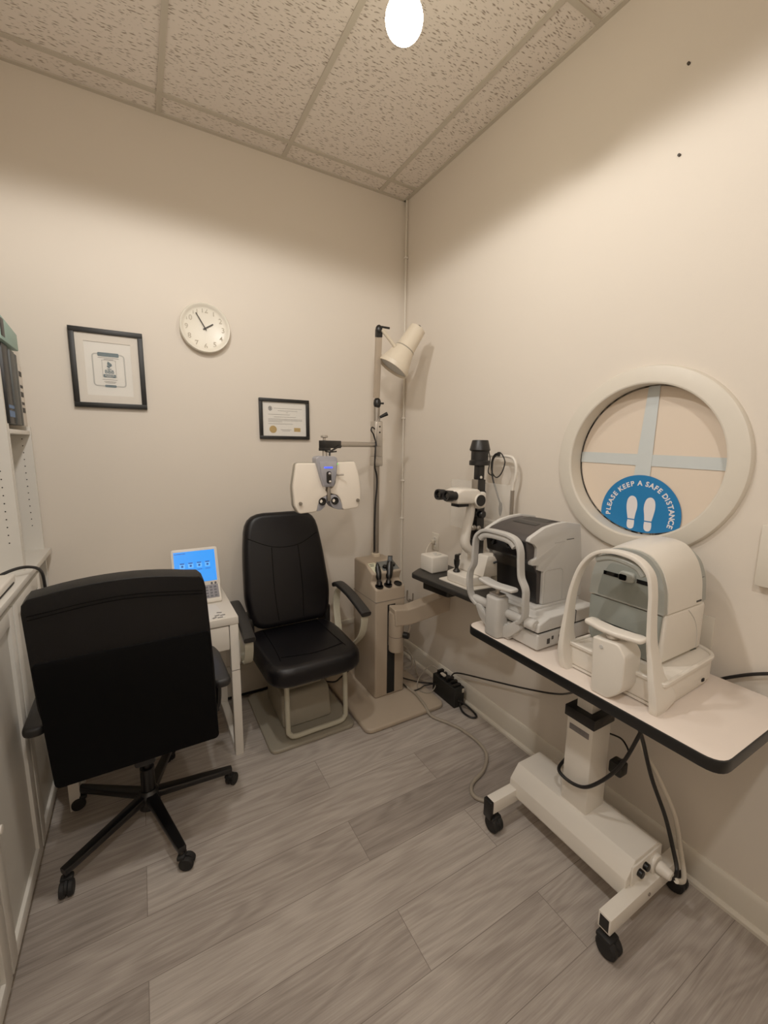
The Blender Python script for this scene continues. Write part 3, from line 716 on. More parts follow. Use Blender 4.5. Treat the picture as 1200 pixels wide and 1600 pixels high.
for s, ax, yo, zo in ((-1, -1.272, .10, -.052), (1, -.682, 0, 0)):
    P = spline([(ax, -.345 + yo, .742 + zo), (ax, -.40 + yo, .757 + zo), (ax, -.54 + yo, .745 + zo), (ax, -.67 + yo, .715 + zo), (ax, -.75 + yo, .692 + zo)], 5)
    g = MB(); g.sweep(P, [(.058, .03)] * len(P), (1, 0, 0), 14, pw=3.6); a = g.build('armrest', 'armpad', t)
    P = spline([(ax, -.39 + yo, .73 + zo), (ax, -.36 + yo, .69 + zo), (ax - s * .002, -.35 + yo, .6 + zo), (ax - s * .006, -.39 + yo, .47), (ax - s * .03, -.44 + yo, .405), (ax - s * .03, -.52 + yo, .405), (ax - s * .006, -.60 + yo, .46), (ax, -.69 + yo, .55 + zo), (ax, -.725 + yo, .63 + zo), (ax, -.725 + yo, .68 + zo)], 5)
    g = MB(); g.sweep(P, [(.042, .008)] * len(P), (1, 0, 0), 10, pw=6); g.build('arm_frame', 'tube', a)

# ------------------------------------------------------------------ instrument stand
t = thing('instrument_stand', 'beige instrument stand with control panel, steel pole and cone lamp', 'instrument stand', (-.41, -.4, 0))
g = MB(); g.prism(rpoly(rect(-.695, -.155, -.79, -.13), .05), 'z', 0, .03, .01, 3, 40); g.build('base_plate', 'beige', t)
sx0, sx1 = -.515, -.305
prof = [(-.25, .03), (-.25, .868), (-.405, .868), (-.507, .822), (-.482, .765), (-.5, .755), (-.548, .735), (-.548, .03)]
g = MB(); g.prism(prof, 'x', sx0, sx1, .012, 3, 15); body = g.build('pedestal', 'beige', t)
g = MB(); g.box(sx0 - .001, sx1 + .001, -.5495, -.25, .655, .658); g.build('panel_line', 'ink', body)
g = MB(); g.box(-.432, -.378, -.5505, -.54, .045, .63); g.build('slide_slot', 'dark', body)
# sloped control panel
d = Vector((0, -.405 + .507, .868 - .822)); dl = d.length; d.normalize(); ez = Vector((1, 0, 0)).cross(d)
XP = Matrix.Identity(4)
for i in range(3): XP[i][0], XP[i][1], XP[i][2], XP[i][3] = (1, 0, 0)[i], d[i], ez[i], (sx0, -.507, .822)[i]
g = MB(); g.prism([(.085, .014), (.2, .014), (.198, dl - .008), (.075, dl - .008)], 'z', -.001, .0015, X=XP); cp = g.build('control_panel', 'panelg', t)
g = MB(); g.prism([(.02, .012), (.072, .012), (.064, dl - .01), (.015, dl - .01)], 'z', -.001, .0014, X=XP); g.build('panel_label', 'lblw', cp)
g = MB(); g.prism(rect(.05, .068, .02, .045), 'z', .001, .002, X=XP); g.build('green_switch', 'green', cp)
g = MB(); g.box(.02, .045, .07, .076, .001, .002, X=XP); g.box(.02, .05, .085, .09, .001, .002, X=XP); g.build('panel_print', 'ink2', cp)
for u, v in ((.105, .045), (.14, .05), (.172, .055)):
    g = MB(); p = XP @ Vector((u, v, .001)); g.lathe([(0, 0), (.014, 0), (.0125, .014), (0, .016)], p, ez, 20); g.build('control_knob', 'blackp', cp)
# instrument wells on the ledge
wn = Vector((0, -.02, .048)).normalized(); wd_ = Vector((0, -.525, .7455))
for x in (-.478, -.417, -.347):
    g = MB(); g.lathe([(.02, -.001), (.026, .0), (.026, .005), (.02, .006), (.019, .002), (0, .001)], (x, wd_.y, wd_.z), (0, -.25, .9), 24); g.build('handset_well', 'blackp', body)
# pole, clamp, arm holder
px, py = -.371, -.285
g = MB(); g.lathe([(0, .868), (.03, .868), (.03, .885), (.022, .89), (0, .89)], (px, py, 0)); g.build('pole_collar', 'beige2', t)
g = MB(); g.cyl((px, py, .885), (px, py, 1.845), .019, n=28); po = g.build('pole', 'steel', t)
g = MB(); g.box(px - .034, px + .03, py - .03, py + .03, 1.46, 1.52, .004); g.prism([(px - .03, 1.52), (px + .03, 1.52), (px + .01, 1.5), (px - .01, 1.5)], 'y', py - .034, py + .034); g.box(px + .012, px + .034, py - .02, py + .03, 1.52, 1.63, .004); g.build('counterweight_block', 'chrome', t)
g = MB(); g.box(px - .03, px + .026, py - .034, py + .03, 1.52, 1.74, .005); g.box(px - .022, px + .01, py - .05, py - .03, 1.585, 1.735, .004); cb = g.build('clamp', 'chrome', t)
g = MB()
for z in (1.67, 1.705): g.cyl((px - .006, py - .05, z), (px - .006, py - .053, z), .005, n=12)
g.build('clamp_screw', 'blackm', cb)
g = MB(); g.cyl((px - .005, py - .03, 1.735), (px - .005, py - .05, 1.76), .006, n=12); g.build('clamp_lever', 'chrome', cb)
g = MB(); g.cyl((px - .004, py - .046, 1.762), (px + .035, py - .075, 1.785), .0085, .012, n=14, bev=.003); g.build('lever_handle', 'blackp', cb)
ad = Vector((-.86 - px, -.60 - py, 0)); ad.normalize(); ae = Vector((-.848, -.592, 1.594))
a_s = Vector((px, py, 1.594)) + ad * .03
g = MB(); g.cyl(a_s, ae - ad * .02, .0155, n=24); ar = g.build('phoropter_arm', 'chrome', t)
nrm = Vector((-ad.y, ad.x, 0)); XA = Matrix.Identity(4)
for i in range(3): XA[i][0], XA[i][1], XA[i][2], XA[i][3] = ad[i], nrm[i], (0, 0, 1)[i], ae[i]
g = MB(); g.box(-.13, .022, -.02, .02, -.022, .018, .003, X=XA); g.box(-.028, .022, -.021, .021, -.035, -.02, .002, X=XA); g.build('arm_end_block', 'blackp', ar)
g = MB(); g.cyl(ae + Vector((0, 0, .018)), ae + Vector((0, 0, .034)), .008, n=14); g.cyl(ae + Vector((0, 0, .032)), ae + Vector((0, 0, .044)), .019, n=20, bev=.003); g.build('thumb_screw', 'chrome', ar)
# lamp on top
j0 = Vector((px - .004, py, 1.85)); j1 = Vector((-.424, -.40, 2.255))
g = MB(); g.cyl((px, py, 1.815), j0 + Vector((0, 0, .02)), .017, n=20); g.ball(j0 + Vector((.004, -.004, .0)), .024, (1, 1, 1.5)); g.cyl(j0 + Vector((.015, -.01, .0)), j0 + Vector((.042, -.02, .0)), .006, n=12); g.build('lamp_joint', 'blackp', t)
bd = (j1 - j0).normalized()
g = MB(); P = [j0 + bd * .035, j1 - bd * .02]; g.sweep(P, [(.036, .03)] * 2, (1, 0, 0), 12, pw=6); g.build('lamp_post', 'beige', t)
g = MB(); g.ball(j1, .021, (1, 1, 1.3)); g.sweep([j1 - bd * .04, j1], [(.038, .033)] * 2, (1, 0, 0), 12, pw=6); g.cyl(j1 + Vector((.01, -.01, .015)), j1 + Vector((.06, -.02, .012)), .006, n=10); g.build('lamp_elbow', 'blackp', t)
Tp = Vector((-.165, -.425, 2.295)); Bp = Vector((-.315, -.375, 2.05)); la = (Bp - Tp); ll = la.length; la.normalize()
g = MB(); g.cyl(j1 + Vector((.012, -.015, .0)), Tp + la * .165 + Vector((-.05, -.01, .0)), .011, n=14); g.build('lamp_arm', 'beige2', t)
g = MB(); g.lathe([(0, .004), (.04, 0), (.05, .006), (.058, .14), (.064, .165), (.094, ll - .03), (.1, ll - .026), (.1, ll), (.093, ll), (.088, ll - .03), (.056, .165), (0, .15)], Tp, la, 40); ls = g.build('lamp_shade', 'beige2', t)
g = MB(); g.lathe([(0, ll - .02), (.088, ll - .014), (.088, ll - .02), (0, ll - .024)], Tp, la, 32); g.build('lamp_diffuser', 'argr', ls)
g = MB(); g.lathe([(0.052, .0), (.0595, .145), (.0605, .15), (.0605, .153)], Tp, la, 40); 
g = MB(); g.lathe([(.0595, .147), (.0615, .149), (.0625, .153), (.061, .156)], Tp, la, 40); g.build('shade_ring', 'greyb', ls)
g = MB(); q = Tp + la * -.004; g.cyl(q, q - la * .012, .008, n=12); g.build('lamp_switch', 'blackp', ls)
# slider with table arm
g = MB(); sxc, syc = -.402, -.604; g.lathe([(0, .355), (.043, .355), (.045, .36), (.045, .60), (0, .60)], (sxc, syc, 0), n=32); g.box(sxc - .024, sxc + .024, syc, -.552, .37, .58); sl = g.build('table_slider', 'beige', t)
g = MB(); g.lathe([(.0452, .45), (.0456, .45), (.0456, .452), (.0452, .452)], (sxc, syc, 0), n=32); g.build('slider_line', 'ink2', sl)
g = MB(); g.cyl((sxc + .03, syc - .025, .457), (sxc + .052, syc - .06, .457), .02, n=20, bev=.004); g.build('lock_knob', 'blackp', sl)
armp = [(-.428, .528), (-.33, .522), (-.2, .545), (-.055, .572), (-.05, .655), (-.09, .672), (-.29, .632), (-.34, .622), (-.428, .632), (-.434, .626)]
XR = Matrix.Translation((-.402, -.604, 0)) @ Matrix.Rotation(radians(-7), 4, 'Z') @ Matrix.Translation((.402, .604, 0))
g = MB(); g.prism(armp, 'y', -.652, -.558, .008, 3, 20, X=XR, ends_only=True); g.build('table_arm', 'beige', t, ang=14)
g = MB(); g.cyl((-.105, -.66, .64), (-.105, -.66, .83), .022, n=20); g.build('table_post', 'beige', t)
to = rpoly([(-.36, -.69), (-.318, -1.215), (-.06, -1.235), (-.06, -.64), (-.26, -.625)], [.02, .04, .03, .03, .03])
g = MB(); g.prism(to, 'z', .83, .86, .006, 3, 40); tt = g.build('table_top', 'slitb', t)
g = MB(); g.prism(rpoly([(-.30, -.72), (-.27, -.92), (-.14, -.92), (-.14, -.72)], .015), 'z', .765, .829, .006); g.build('accessory_drawer', 'blackp', tt)

# handsets resting in the wells
for nm, p, q, lab, r in (('retinoscope_handset', (-.478, -.53, .752), (-.462, -.47, .868), 'slim black handset standing in the left well of the stand', .0175), ('ophthalmoscope_handset', (-.417, -.53, .752), (-.366, -.46, .885), 'thicker black handset leaning in the middle well of the stand', .021)):
    t2 = thing(nm, lab, 'handset', p); p = Vector(p); q = Vector(q); dd = q - p; L = dd.length
    g = MB(); g.lathe([(0, .002), (.016, .002), (.018, .02), (.011, .034), (r * .8, .04), (r, .055), (r * 1.15, L * .62), (r * .85, L * .9), (0, L * .92)], p, dd, 20); g.build('handle', 'blackm', t2)
    g = MB()
    if r > .019: g.prism(rpoly([(-.018, 0), (.018, 0), (.02, .04), (-.01, .052)], .008), 'x', -.014, .014, .004, X=Matrix.Translation(p + dd * .86) @ dd.to_track_quat('Z', 'Y').to_matrix().to_4x4())
    else: g.lathe([(0, L * .88), (.011, L * .88), (.012, L * .97), (.006, L * 1.06), (0, L * 1.08)], p, dd, 16)
    g.build('head', 'blackp', t2)

# ------------------------------------------------------------------ phoropter
t = thing('phoropter', 'white digital phoropter with silver centre head hanging from steel arm', 'phoropter', (-.848, -.595, 1.53))
Lw = [(-1.008, 1.498), (-.891, 1.497), (-.883, 1.411), (-.868, 1.365), (-.849, 1.351), (-.846, 1.331), (-.878, 1.319), (-.897, 1.291), (-.907, 1.247), (-1.001, 1.243), (-1.022, 1.285), (-1.028, 1.381)]
Rw = [(-.81, 1.50), (-.688, 1.503), (-.668, 1.441), (-.655, 1.361), (-.655, 1.3), (-.668, 1.254), (-.759, 1.247), (-.769, 1.297), (-.79, 1.328), (-.832, 1.34), (-.832, 1.36), (-.80, 1.39)]
for nm, P in (('lens_wing', Lw), ('lens_wing', Rw)):
    g = MB(); g.prism(rpoly(P, [.012] * len(P), 3), 'y', -.625, -.555, .01, 3, 30, ends_only=True); wg = g.build(nm, 'phor', t)
    rim = [Vector((p[0], -.59, p[1])) for p in rpoly(P, .012, 3)]
    cxm = sum(p[0] for p in P) / len(P)
    g = MB(); g.sweep(rim, [(.03, .005)] * len(rim), (0, 1, 0), 6, True); g.build('wing_edge', 'greyb', wg)
    s = -1 if P is Lw else 1; xk = -.995 if P is Lw else -.675
    g = MB(); g.cyl((xk, -.628, 1.296), (xk, -.636, 1.296), .009, n=16); g.cyl((xk, -.636, 1.296), (xk, -.64, 1.296), .005, n=12); g.build('wing_knob', 'steel', wg)
for s, cxe in ((-1, -.876), (1, -.806)):
    if s < 0: P = [(-.85, 1.33), (-.872, 1.327), (-.895, 1.3), (-.906, 1.248), (-.885, 1.252), (-.862, 1.27), (-.852, 1.295)]
    else: P = [(-.832, 1.33), (-.805, 1.333), (-.782, 1.313), (-.765, 1.275), (-.762, 1.25), (-.79, 1.252), (-.818, 1.266), (-.832, 1.29)]
    g = MB(); g.prism(rpoly(P, .008, 3), 'y', -.622, -.56, .005, 2); a = g.build('aperture_housing', 'silver', t)
    g = MB(); g.lathe([(0, 0), (.0205, 0), (.0205, .006), (.016, .008), (0, .004)], (cxe, -.622, 1.3), (0, -1, 0), 28); g.build('lens', 'lens', a)
    g = MB(); g.cyl((cxe - .009, -.627, 1.302), (cxe - .009, -.6295, 1.302), .0085, n=16); g.build('lens_shutter', 'phor', a)
Hh = [(-.913, 1.503), (-.915, 1.525), (-.895, 1.534), (-.812, 1.531), (-.8, 1.524), (-.798, 1.503), (-.803, 1.437), (-.82, 1.376), (-.875, 1.376), (-.893, 1.43)]
g = MB(); g.prism(rpoly(Hh, .008, 3), 'y', -.645, -.585, .006, 3); hd = g.build('centre_head', 'silver', t)
g = MB(); g.prism(rpoly([(-.897, 1.506), (-.803, 1.506), (-.808, 1.44), (-.824, 1.383), (-.871, 1.383), (-.888, 1.44)], .008, 3), 'y', -.648, -.644, .001); g.build('face_plate', 'silver', hd)
g = MB(); g.box(-.872, -.828, -.6495, -.647, 1.472, 1.479); g.build('display', 'led', hd)
g = MB(); g.box(-.8, -.7965, -.645, -.63, 1.49, 1.496); g.build('indicator', 'ledg', hd)
g = MB(); g.prism(rpoly(rect(-.861, -.835, 1.394, 1.456), .012), 'y', -.65, -.647); g.build('camera_slot', 'lens', hd)
for p_ in ((-.845, -.651, 1.444), (-.843, -.651, 1.403)): g = MB(); g.ball(p_, .008); g.build('camera_lens', 'chrome', hd)
g = MB(); g.box(-.849, -.832, -.635, -.6, 1.30, 1.38, .003); g.build('nose_bar', 'steel', t)
g = MB(); g.cyl((-.848, -.595, 1.53), (-.848, -.595, 1.559), .013, n=20); g.build('hanger_post', 'chrome', t)
g = MB(); g.cyl((-.798, -.63, 1.437), (-.765, -.65, 1.437), .004, n=10); g.build('side_pin', 'steel', hd)
g = MB(); g.tube([(-.825, -.605, 1.534), (-.82, -.6, 1.552), (-.79, -.575, 1.565), (-.755, -.56, 1.58), (-.735, -.55, 1.583)], .005, 10, 5); g.tube([(-.85, -.612, 1.557), (-.82, -.6, 1.553), (-.78, -.59, 1.556)], .004, 8, 4); g.build('head_cable', 'cblack', t)
g = MB(); g.tube([(-.395, -.315, 1.615), (-.405, -.33, 1.54), (-.408, -.33, 1.46), (-.385, -.315, 1.40), (-.380, -.31, 1.33), (-.392, -.312, 1.22), (-.397, -.312, 1.05), (-.393, -.308, .905)], .0055, 10, 6); g.tube([(-.395, -.315, 1.615), (-.42, -.33, 1.66), (-.44, -.34, 1.68), (-.43, -.335, 1.70), (-.405, -.32, 1.69)], .0045, 8, 6)
centred(g, 'stand_cable', 'cblack', (-.395, -.31, .905), 'black cable running down the steel pole of instrument stand', 'cable')

# ------------------------------------------------------------------ slit lamp
t = thing('slit_lamp', 'white and black slit lamp microscope on the small black table', 'slit lamp', (-.18, -1.0, .86))
g = MB(); g.prism(rpoly([(-.272, -.9), (-.26, -1.06), (-.1, -1.08), (-.08, -.9), (-.17, -.87)], .025), 'z', .866, .918, .008, 3, 40); g.build('base', 'white', t)
g = MB(); g.prism(rpoly([(-.29, -.86), (-.272, -1.1), (-.06, -1.12), (-.06, -.84)], .01), 'z', .861, .866); g.build('slide_plate', 'white', t)
g = MB(); g.lathe([(0, .918), (.018, .918), (.02, .924), (.011, .936), (.010, .945), (.015, .96), (.0165, .985), (.013, .987), (.013, 1.01), (.009, 1.014), (0, 1.014)], (-.235, -.945, 0), n=20); g.build('joystick', 'blackp', t)
g = MB(); g.box(-.17, -.10, -1.07, -.90, .918, 1.005, .012, 3); g.prism(rpoly([(-.19, .918), (-.06, .918), (-.06, 1.02), (-.16, 1.03)], .01), 'y', -1.1, -.9, .008, 2); g.build('rotation_base', 'white', t)
g = MB(); g.lathe([(0, -.02), (.028, -.02), (.03, 0), (.028, .02), (0, .02)], (-.13, -.86, .955), (0, 1, 0), 24); kn = g.build('base_knob', 'blackp', t)
g = MB(); g.lathe([(.03, -.014), (.036, -.012), (.036, .012), (.03, .014)], (-.13, -.885, .955), (0, 1, 0), 24); g.build('knob_ring', 'white', kn)
P = spline([(-.17, -1.0, 1.03), (-.215, -1.0, 1.06), (-.232, -1.0, 1.10), (-.222, -1.0, 1.17), (-.205, -1.0, 1.24), (-.2, -1.0, 1.31)], 6)
n_ = len(P); g = MB(); g.sweep(P, [(.06 - .012 * i / n_, .045 - .01 * i / n_) for i in range(n_)], (0, 1, 0), 14, pw=2.6); g.build('microscope_arm', 'white', t)
g = MB(); g.prism(rpoly([(-.335, 1.305), (-.195, 1.30), (-.175, 1.35), (-.195, 1.375), (-.3, 1.38), (-.34, 1.365)], .014), 'y', -1.055, -.945, .012, 3); hb = g.build('microscope_body', 'white', t)
g = MB(); g.prism(rpoly([(-.20, 1.27), (-.14, 1.275), (-.14, 1.36), (-.2, 1.355)], .02), 'y', -1.05, -.95, .01, 3); g.build('objective_housing', 'white', hb)
g = MB(); g.cyl((-.195, -1.055, 1.318), (-.195, -1.066, 1.318), .034, n=32, bev=.003); mk = g.build('magnification_ring', 'white', hb)
g = MB(); g.cyl((-.195, -1.066, 1.318), (-.195, -1.07, 1.318), .029, n=32); g.build('magnification_knob', 'blackp', mk)
g = MB(); g.box(-.31, -.24, -1.03, -.97, 1.285, 1.305, .004); g.build('body_underside', 'blackp', hb)
for y in (-.967, -1.035):
    g = MB(); o = Vector((-.335, y, 1.345)); dd = Vector((-1, 0, .06)); g.lathe([(0, 0), (.022, 0), (.022, .02), (.0265, .022), (.028, .055), (.026, .062), (.018, .06), (.016, .05), (0, .05)], o, dd, 28); ey = g.build('eyepiece', 'blackp', t)
    g = MB(); g.lathe([(0, .051), (.0155, .0515), (.0155, .053), (0, .054)], o, dd, 24); g.build('eye_lens', 'lens', ey)
cxl, cyl_ = -.155, -1.0
g = MB(); g.box(cxl - .03, cxl + .03, cyl_ - .03, cyl_ + .03, 1.02, 1.1, .006); g.box(cxl - .022, cxl + .03, cyl_ - .024, cyl_ + .024, 1.09, 1.28, .004)
g.box(cxl - .01, cxl + .024, cyl_ - .02, cyl_ + .02, 1.28, 1.36, .003); g.box(cxl - .035, cxl + .03, cyl_ - .028, cyl_ + .028, 1.345, 1.36, .003); g.box(cxl - .03, cxl + .028, cyl_ - .025, cyl_ + .025, 1.225, 1.255, .006); g.cyl((cxl, cyl_ - .028, 1.24), (cxl, cyl_ - .05, 1.24), .02, n=20, bev=.004)
ic = g.build('illumination_column', 'blackm', t)
g = MB(); g.cyl((cxl - .03, cyl_ - .02, 1.17), (cxl - .055, cyl_ - .02, 1.17), .014, n=18, bev=.003); g.cyl((cxl - .02, cyl_ - .03, 1.17), (cxl - .02, cyl_ - .045, 1.17), .012, n=18, bev=.003); g.build('slit_knob', 'steel', ic)
g = MB(); g.box(cxl - .03, cxl - .012, cyl_ - .02, cyl_ + .02, 1.37, 1.42, .003); g.build('filter_lever', 'steel', ic)
g = MB(); g.box(cxl - .022, cxl + .03, cyl_ - .022, cyl_ + .022, 1.355, 1.42, .004); g.box(cxl - .018, cxl + .022, cyl_ - .02, cyl_ + .02, 1.42, 1.50, .004); g.build('filter_tower', 'blackm', ic)
g = MB(); g.cyl((cxl - .004, cyl_ - .021, 1.432), (cxl - .004, cyl_ - .0235, 1.432), .007, n=14); g.build('dial_mark', 'white', ic)
g = MB(); g.lathe([(0, 1.493), (.05, 1.493), (.052, 1.496), (.052, 1.515), (.049, 1.518), (.044, 1.52), (.044, 1.565), (.05, 1.567), (.053, 1.572), (.052, 1.576), (.042, 1.618), (.039, 1.622), (0, 1.622)], (cxl, cyl_, 0), n=36); g.build('lamp_house', 'blackp', ic)
# head rest
P = spline([(-.05, -1.137, 1.0), (-.05, -1.137, 1.2), (-.05, -1.137, 1.375), (-.05, -1.15, 1.43), (-.05, -1.155, 1.475), (-.05, -1.142, 1.52), (-.05, -1.105, 1.54), (-.05, -1.0, 1.54), (-.05, -.9, 1.54), (-.05, -.862, 1.52), (-.05, -.85, 1.475), (-.05, -.855, 1.43), (-.05, -.866, 1.375), (-.05, -.866, 1.2), (-.05, -.866, 1.0)], 5)
g = MB(); g.sweep(P, [(.015, .015)] * len(P), (1, 0, 0), 12, pw=2.); hr = g.build('headrest_arch', 'white', t)
g = MB()
for y in (-1.137, -.866): g.cyl((-.05, y, .866), (-.05, y, 1.37), .0105, n=16)
g.build('headrest_post', 'steel', hr)
g = MB(); g.box(-.075, -.04, -1.15, -.85, 1.17, 1.185, .004); g.box(-.08, -.045, -1.06, -.94, 1.185, 1.2, .006); g.build('chin_rest', 'white', hr)
g = MB(); g.box(-.062, -.03, -1.12, -.88, .866, .91, .006); g.build('headrest_foot', 'white', hr)
g = MB(); g.box(-.0915, -.0885, -1.165, -.70, 1.12, 1.40, .001); g.build('breath_shield', 'shield', t)
g = MB(); g.cyl((-.06, -1.04, 1.54), (-.06, -1.04, 1.562), .008, n=12); g.build('fixation_joint', 'blackp', hr)
g = MB(); g.tube([(-.055, -1.04, 1.558), (-.065, -1.015, 1.548), (-.07, -1.0, 1.51), (-.07, -1.005, 1.46), (-.07, -1.04, 1.43), (-.07, -1.075, 1.455), (-.07, -1.095, 1.51), (-.065, -1.07, 1.548), (-.055, -1.04, 1.56)], .003, 8, 6); g.tube([(cxl + .04, cyl_ - .02, 1.575), (cxl + .045, cyl_ - .03, 1.52), (-.09, -1.0, 1.455), (-.07, -1.02, 1.436)], .003, 8, 6)
g.build('lamp_cord', 'cblack', t)
g = MB(); g.tube([(-.055, -1.035, 1.56), (-.07, -1.01, 1.52), (-.075, -1.015, 1.44), (-.07, -1.045, 1.36), (-.065, -1.075, 1.29)], .0045, 10, 6); g.lathe([(0, -.005), (.007, 0), (.01, .03), (.006, .06), (0, .075)], (-.065, -1.075, 1.30), (0, -.02, -1), 14); g.build('fixation_light', 'blackp', t)
g = MB(); g.tube([(-.12, -1.1, .99), (-.10, -1.12, 1.0), (-.08, -1.15, .985)], .006, 8, 5); g.box(-.1, -.08, -1.17, -1.15, .96, .98, .003); g.build('base_lever', 'blackp', t)

# small white power box with its plug and lead
t = thing('power_supply_box', 'small white box on black slit lamp table by the outlet', 'box', (-.2, -.71, .861))
g = MB(); g.box(-.268, -.148, -.768, -.65, .861, .957, .008, 3); g.build('casing', 'white', t)
g = MB(); g.cyl((-.2, -.7, .957), (-.2, -.7, .961), .012, n=16); g.box(-.225, -.18, -.74, -.725, .957, .96, .001); g.build('top_socket', 'arg', t)
g = MB(); g.tube([(-.02, -.432, .955), (-.05, -.445, .95), (-.085, -.46, .92), (-.11, -.48, .86), (-.115, -.49, .80), (-.10, -.5, .7)], .0045, 8, 6); g.box(-.03, -.0095, -.447, -.415, .943, .97, .005)
centred(g, 'plug_lead', 'cwhite', (-.1, -.5, .7), 'white lead plugged into outlet behind the white box', 'cable')
g = MB(); g.tube([(-.012, -.125, .52), (-.015, -.125, .46), (-.02, -.15, .45), (-.02, -.18, .45), (-.015, -.2, .46), (-.012, -.2, .52)], .005, 8, 5); g.box(-.012, 0, -.18, -.145, .43, .46, .003)
centred(g, 'wall_hook', 'steel', (-.01, -.16, .45), 'small metal double hook on right wall behind the stand', 'hook')

# ------------------------------------------------------------------ motorised instrument table
t = thing('instrument_table', 'white wheeled instrument table with black edge band against right wall', 'instrument table', (-.29, -1.82, 0))
TX0, TX1, TY0, TY1, TZ = -.522, -.06, -2.29, -1.36, .84
g = MB(); g.prism(rpoly(rect(TX0, TX1, TY0, TY1), .05, 6), 'z', TZ - .036, TZ - .001, .004, 2, 40, ends_only=True); g.build('edge_band', 'edge', t)
g = MB(); g.prism(rpoly(rect(TX0 + .004, TX1 - .004, TY0 + .004, TY1 - .004), .047, 6), 'z', TZ - .01, TZ, .0015, 2, 40, ends_only=True); g.build('table_top', 'tabw', t)
g = MB(); g.box(-.35, -.2, -2.05, -1.55, TZ - .06, TZ - .036, .004); g.build('top_bracket', 'blackm', t)
g = MB(); g.prism([(-.365, .085), (-.17, .085), (-.17, .205), (-.20, .225), (-.335, .225), (-.38, .17), (-.385, .11)], 'y', -2.035, -1.525, .003, 2, 15); bb = g.build('base_box', 'white2', t, ang=18)
g = MB(); g.box(-.355, -.178, -2.041, -2.034, .095, .212, .002); pn = g.build('control_panel', 'white2', bb)
g = MB()
for x, z in ((-.318, .178), (-.285, .186)): g.lathe([(0, 0), (.013, 0), (.013, .014), (.01, .016), (0, .016)], (x, -2.04, z), (0, -1, 0), 16)
g.box(-.325, -.31, -2.05, -2.04, .11, .14, .002); g.build('switch', 'blackp', pn)
g = MB(); g.cyl((-.225, -2.035, .165), (-.225, -2.055, .165), .034, n=24, bev=.003); g.cyl((-.225, -2.055, .165), (-.225, -2.10, .163), .022, .017, n=20, bev=.004); g.build('power_inlet', 'white', pn)
g = MB(); g.box(-.325, -.215, -1.842, -1.735, .224, .578, .004); cm = g.build('column', 'white2', t)
g = MB(); g.box(-.333, -.207, -1.85, -1.727, .578, .62, .003); g.build('column_cap', 'blackp', cm)
g = MB(); g.box(-.305, -.235, -1.82, -1.757, .62, .79, .003); g.build('inner_column', 'white2', t)
g = MB(); g.box(-.3275, -.3245, -1.828, -1.748, .53, .553, .001); g.build('name_plate', 'plate', cm)
for y in (-1.545, -2.05):
    g = MB(); g.box(-.515, -.075, y - .021, y + .021, .085, .142, .003); ft = g.build('foot_bar', 'white2', t)
    g = MB()
    if y < -1.8: g.box(-.5158, -.5135, y - .015, y + .015, .092, .135)
    else: g.box(-.53, -.512, y - .021, y + .021, .06, .142, .003)
    g.build('end_cap', 'blackp', ft)
    g = MB(); g.cyl((-.3, y - .0215, .112), (-.3, y - .024, .112), .006, n=12); g.build('bolt', 'steel', ft)
    for x in (-.497, -.092):
        g = MB()
        for k in (-1, 1): g.cyl((x + (k - 1) * .0125 - .0, y - .012, .034), (x + k * .0125 + .0125 - .0, y - .012, .034), .034, n=24, bev=.006)
        g.cyl((x, y, .05), (x, y, .086), .009, n=12); g.box(x - .026, x + .026, y - .03, y + .022, .05, .07, .008)
        g.build('caster', 'rubber', ft)
g = MB(); g.prism([(-1.80, .37), (-1.80, .53), (-1.775, .50), (-1.765, .45), (-1.775, .4)], 'x', -.2, -.19, .002); centred(g, 'blue_bag', 'blue', (-.195, -1.79, .45), 'small blue packet tucked behind the table column', 'packet')

# ------------------------------------------------------------------ autorefractor
t = thing('autorefractor', 'grey autorefractor with charcoal top and front, at far end of white table', 'autorefractor', (-.3, -1.48, TZ))
Z = TZ
g = MB(); g.prism(rpoly(rect(-.462, -.12, -1.684, -1.40), .012), 'z', Z + .006, Z + .066, .006, 3, 40); g.box(-.44, -.14, -1.67, -1.41, Z + .001, Z + .008); ba = g.build('base', 'arg', t)
g = MB(); g.box(-.452, -.13, -1.676, -1.41, Z + .066, Z + .073); g.build('base_gap', 'dark', ba)
g = MB(); g.prism([(-.462, Z + .073), (-.115, Z + .073), (-.115, Z + .115), (-.13, Z + .125), (-.40, Z + .125), (-.455, Z + .105)], 'y', -1.684, -1.40, .006, 3); g.box(-.40, -.13, -1.61, -1.40, Z + .12, Z + .135, .004); g.build('moving_stage', 'arg', t)
g = MB(); g.box(-.252, -.250, -1.6855, -1.68, Z + .075, Z + .125); g.build('stage_seam', 'ink2', ba)
g = MB(); g.box(-.345, -.31, -1.6855, -1.683, Z + .02, Z + .045); g.box(-.41, -.395, -1.6855, -1.683, Z + .022, Z + .042); g.box(-.385, -.375, -1.6855, -1.683, Z + .035, Z + .048); g.build('rating_label', 'ink2', ba)
side = [(-.366, Z + .135), (-.375, Z + .26), (-.40, Z + .30), (-.435, Z + .325), (-.447, Z + .40), (-.42, Z + .42), (-.361, Z + .437), (-.30, Z + .447), (-.244, Z + .45), (-.154, Z + .435), (-.13, Z + .30), (-.115, Z + .135)]
g = MB(); g.prism(side, 'y', -1.592, -1.372, .008, 3, 20); cr = g.build('head', 'ard', t)
g = MB(); g.prism([(p[0] - .0015, p[1]) for p in [(-.367, Z + .14), (-.376, Z + .262), (-.401, Z + .301), (-.436, Z + .326), (-.447, Z + .395), (-.42, Z + .40), (-.40, Z + .32), (-.365, Z + .27), (-.35, Z + .14)]], 'y', -1.588, -1.376, .004, 2, 20); fm = g.build('front_mask', 'arb', cr)
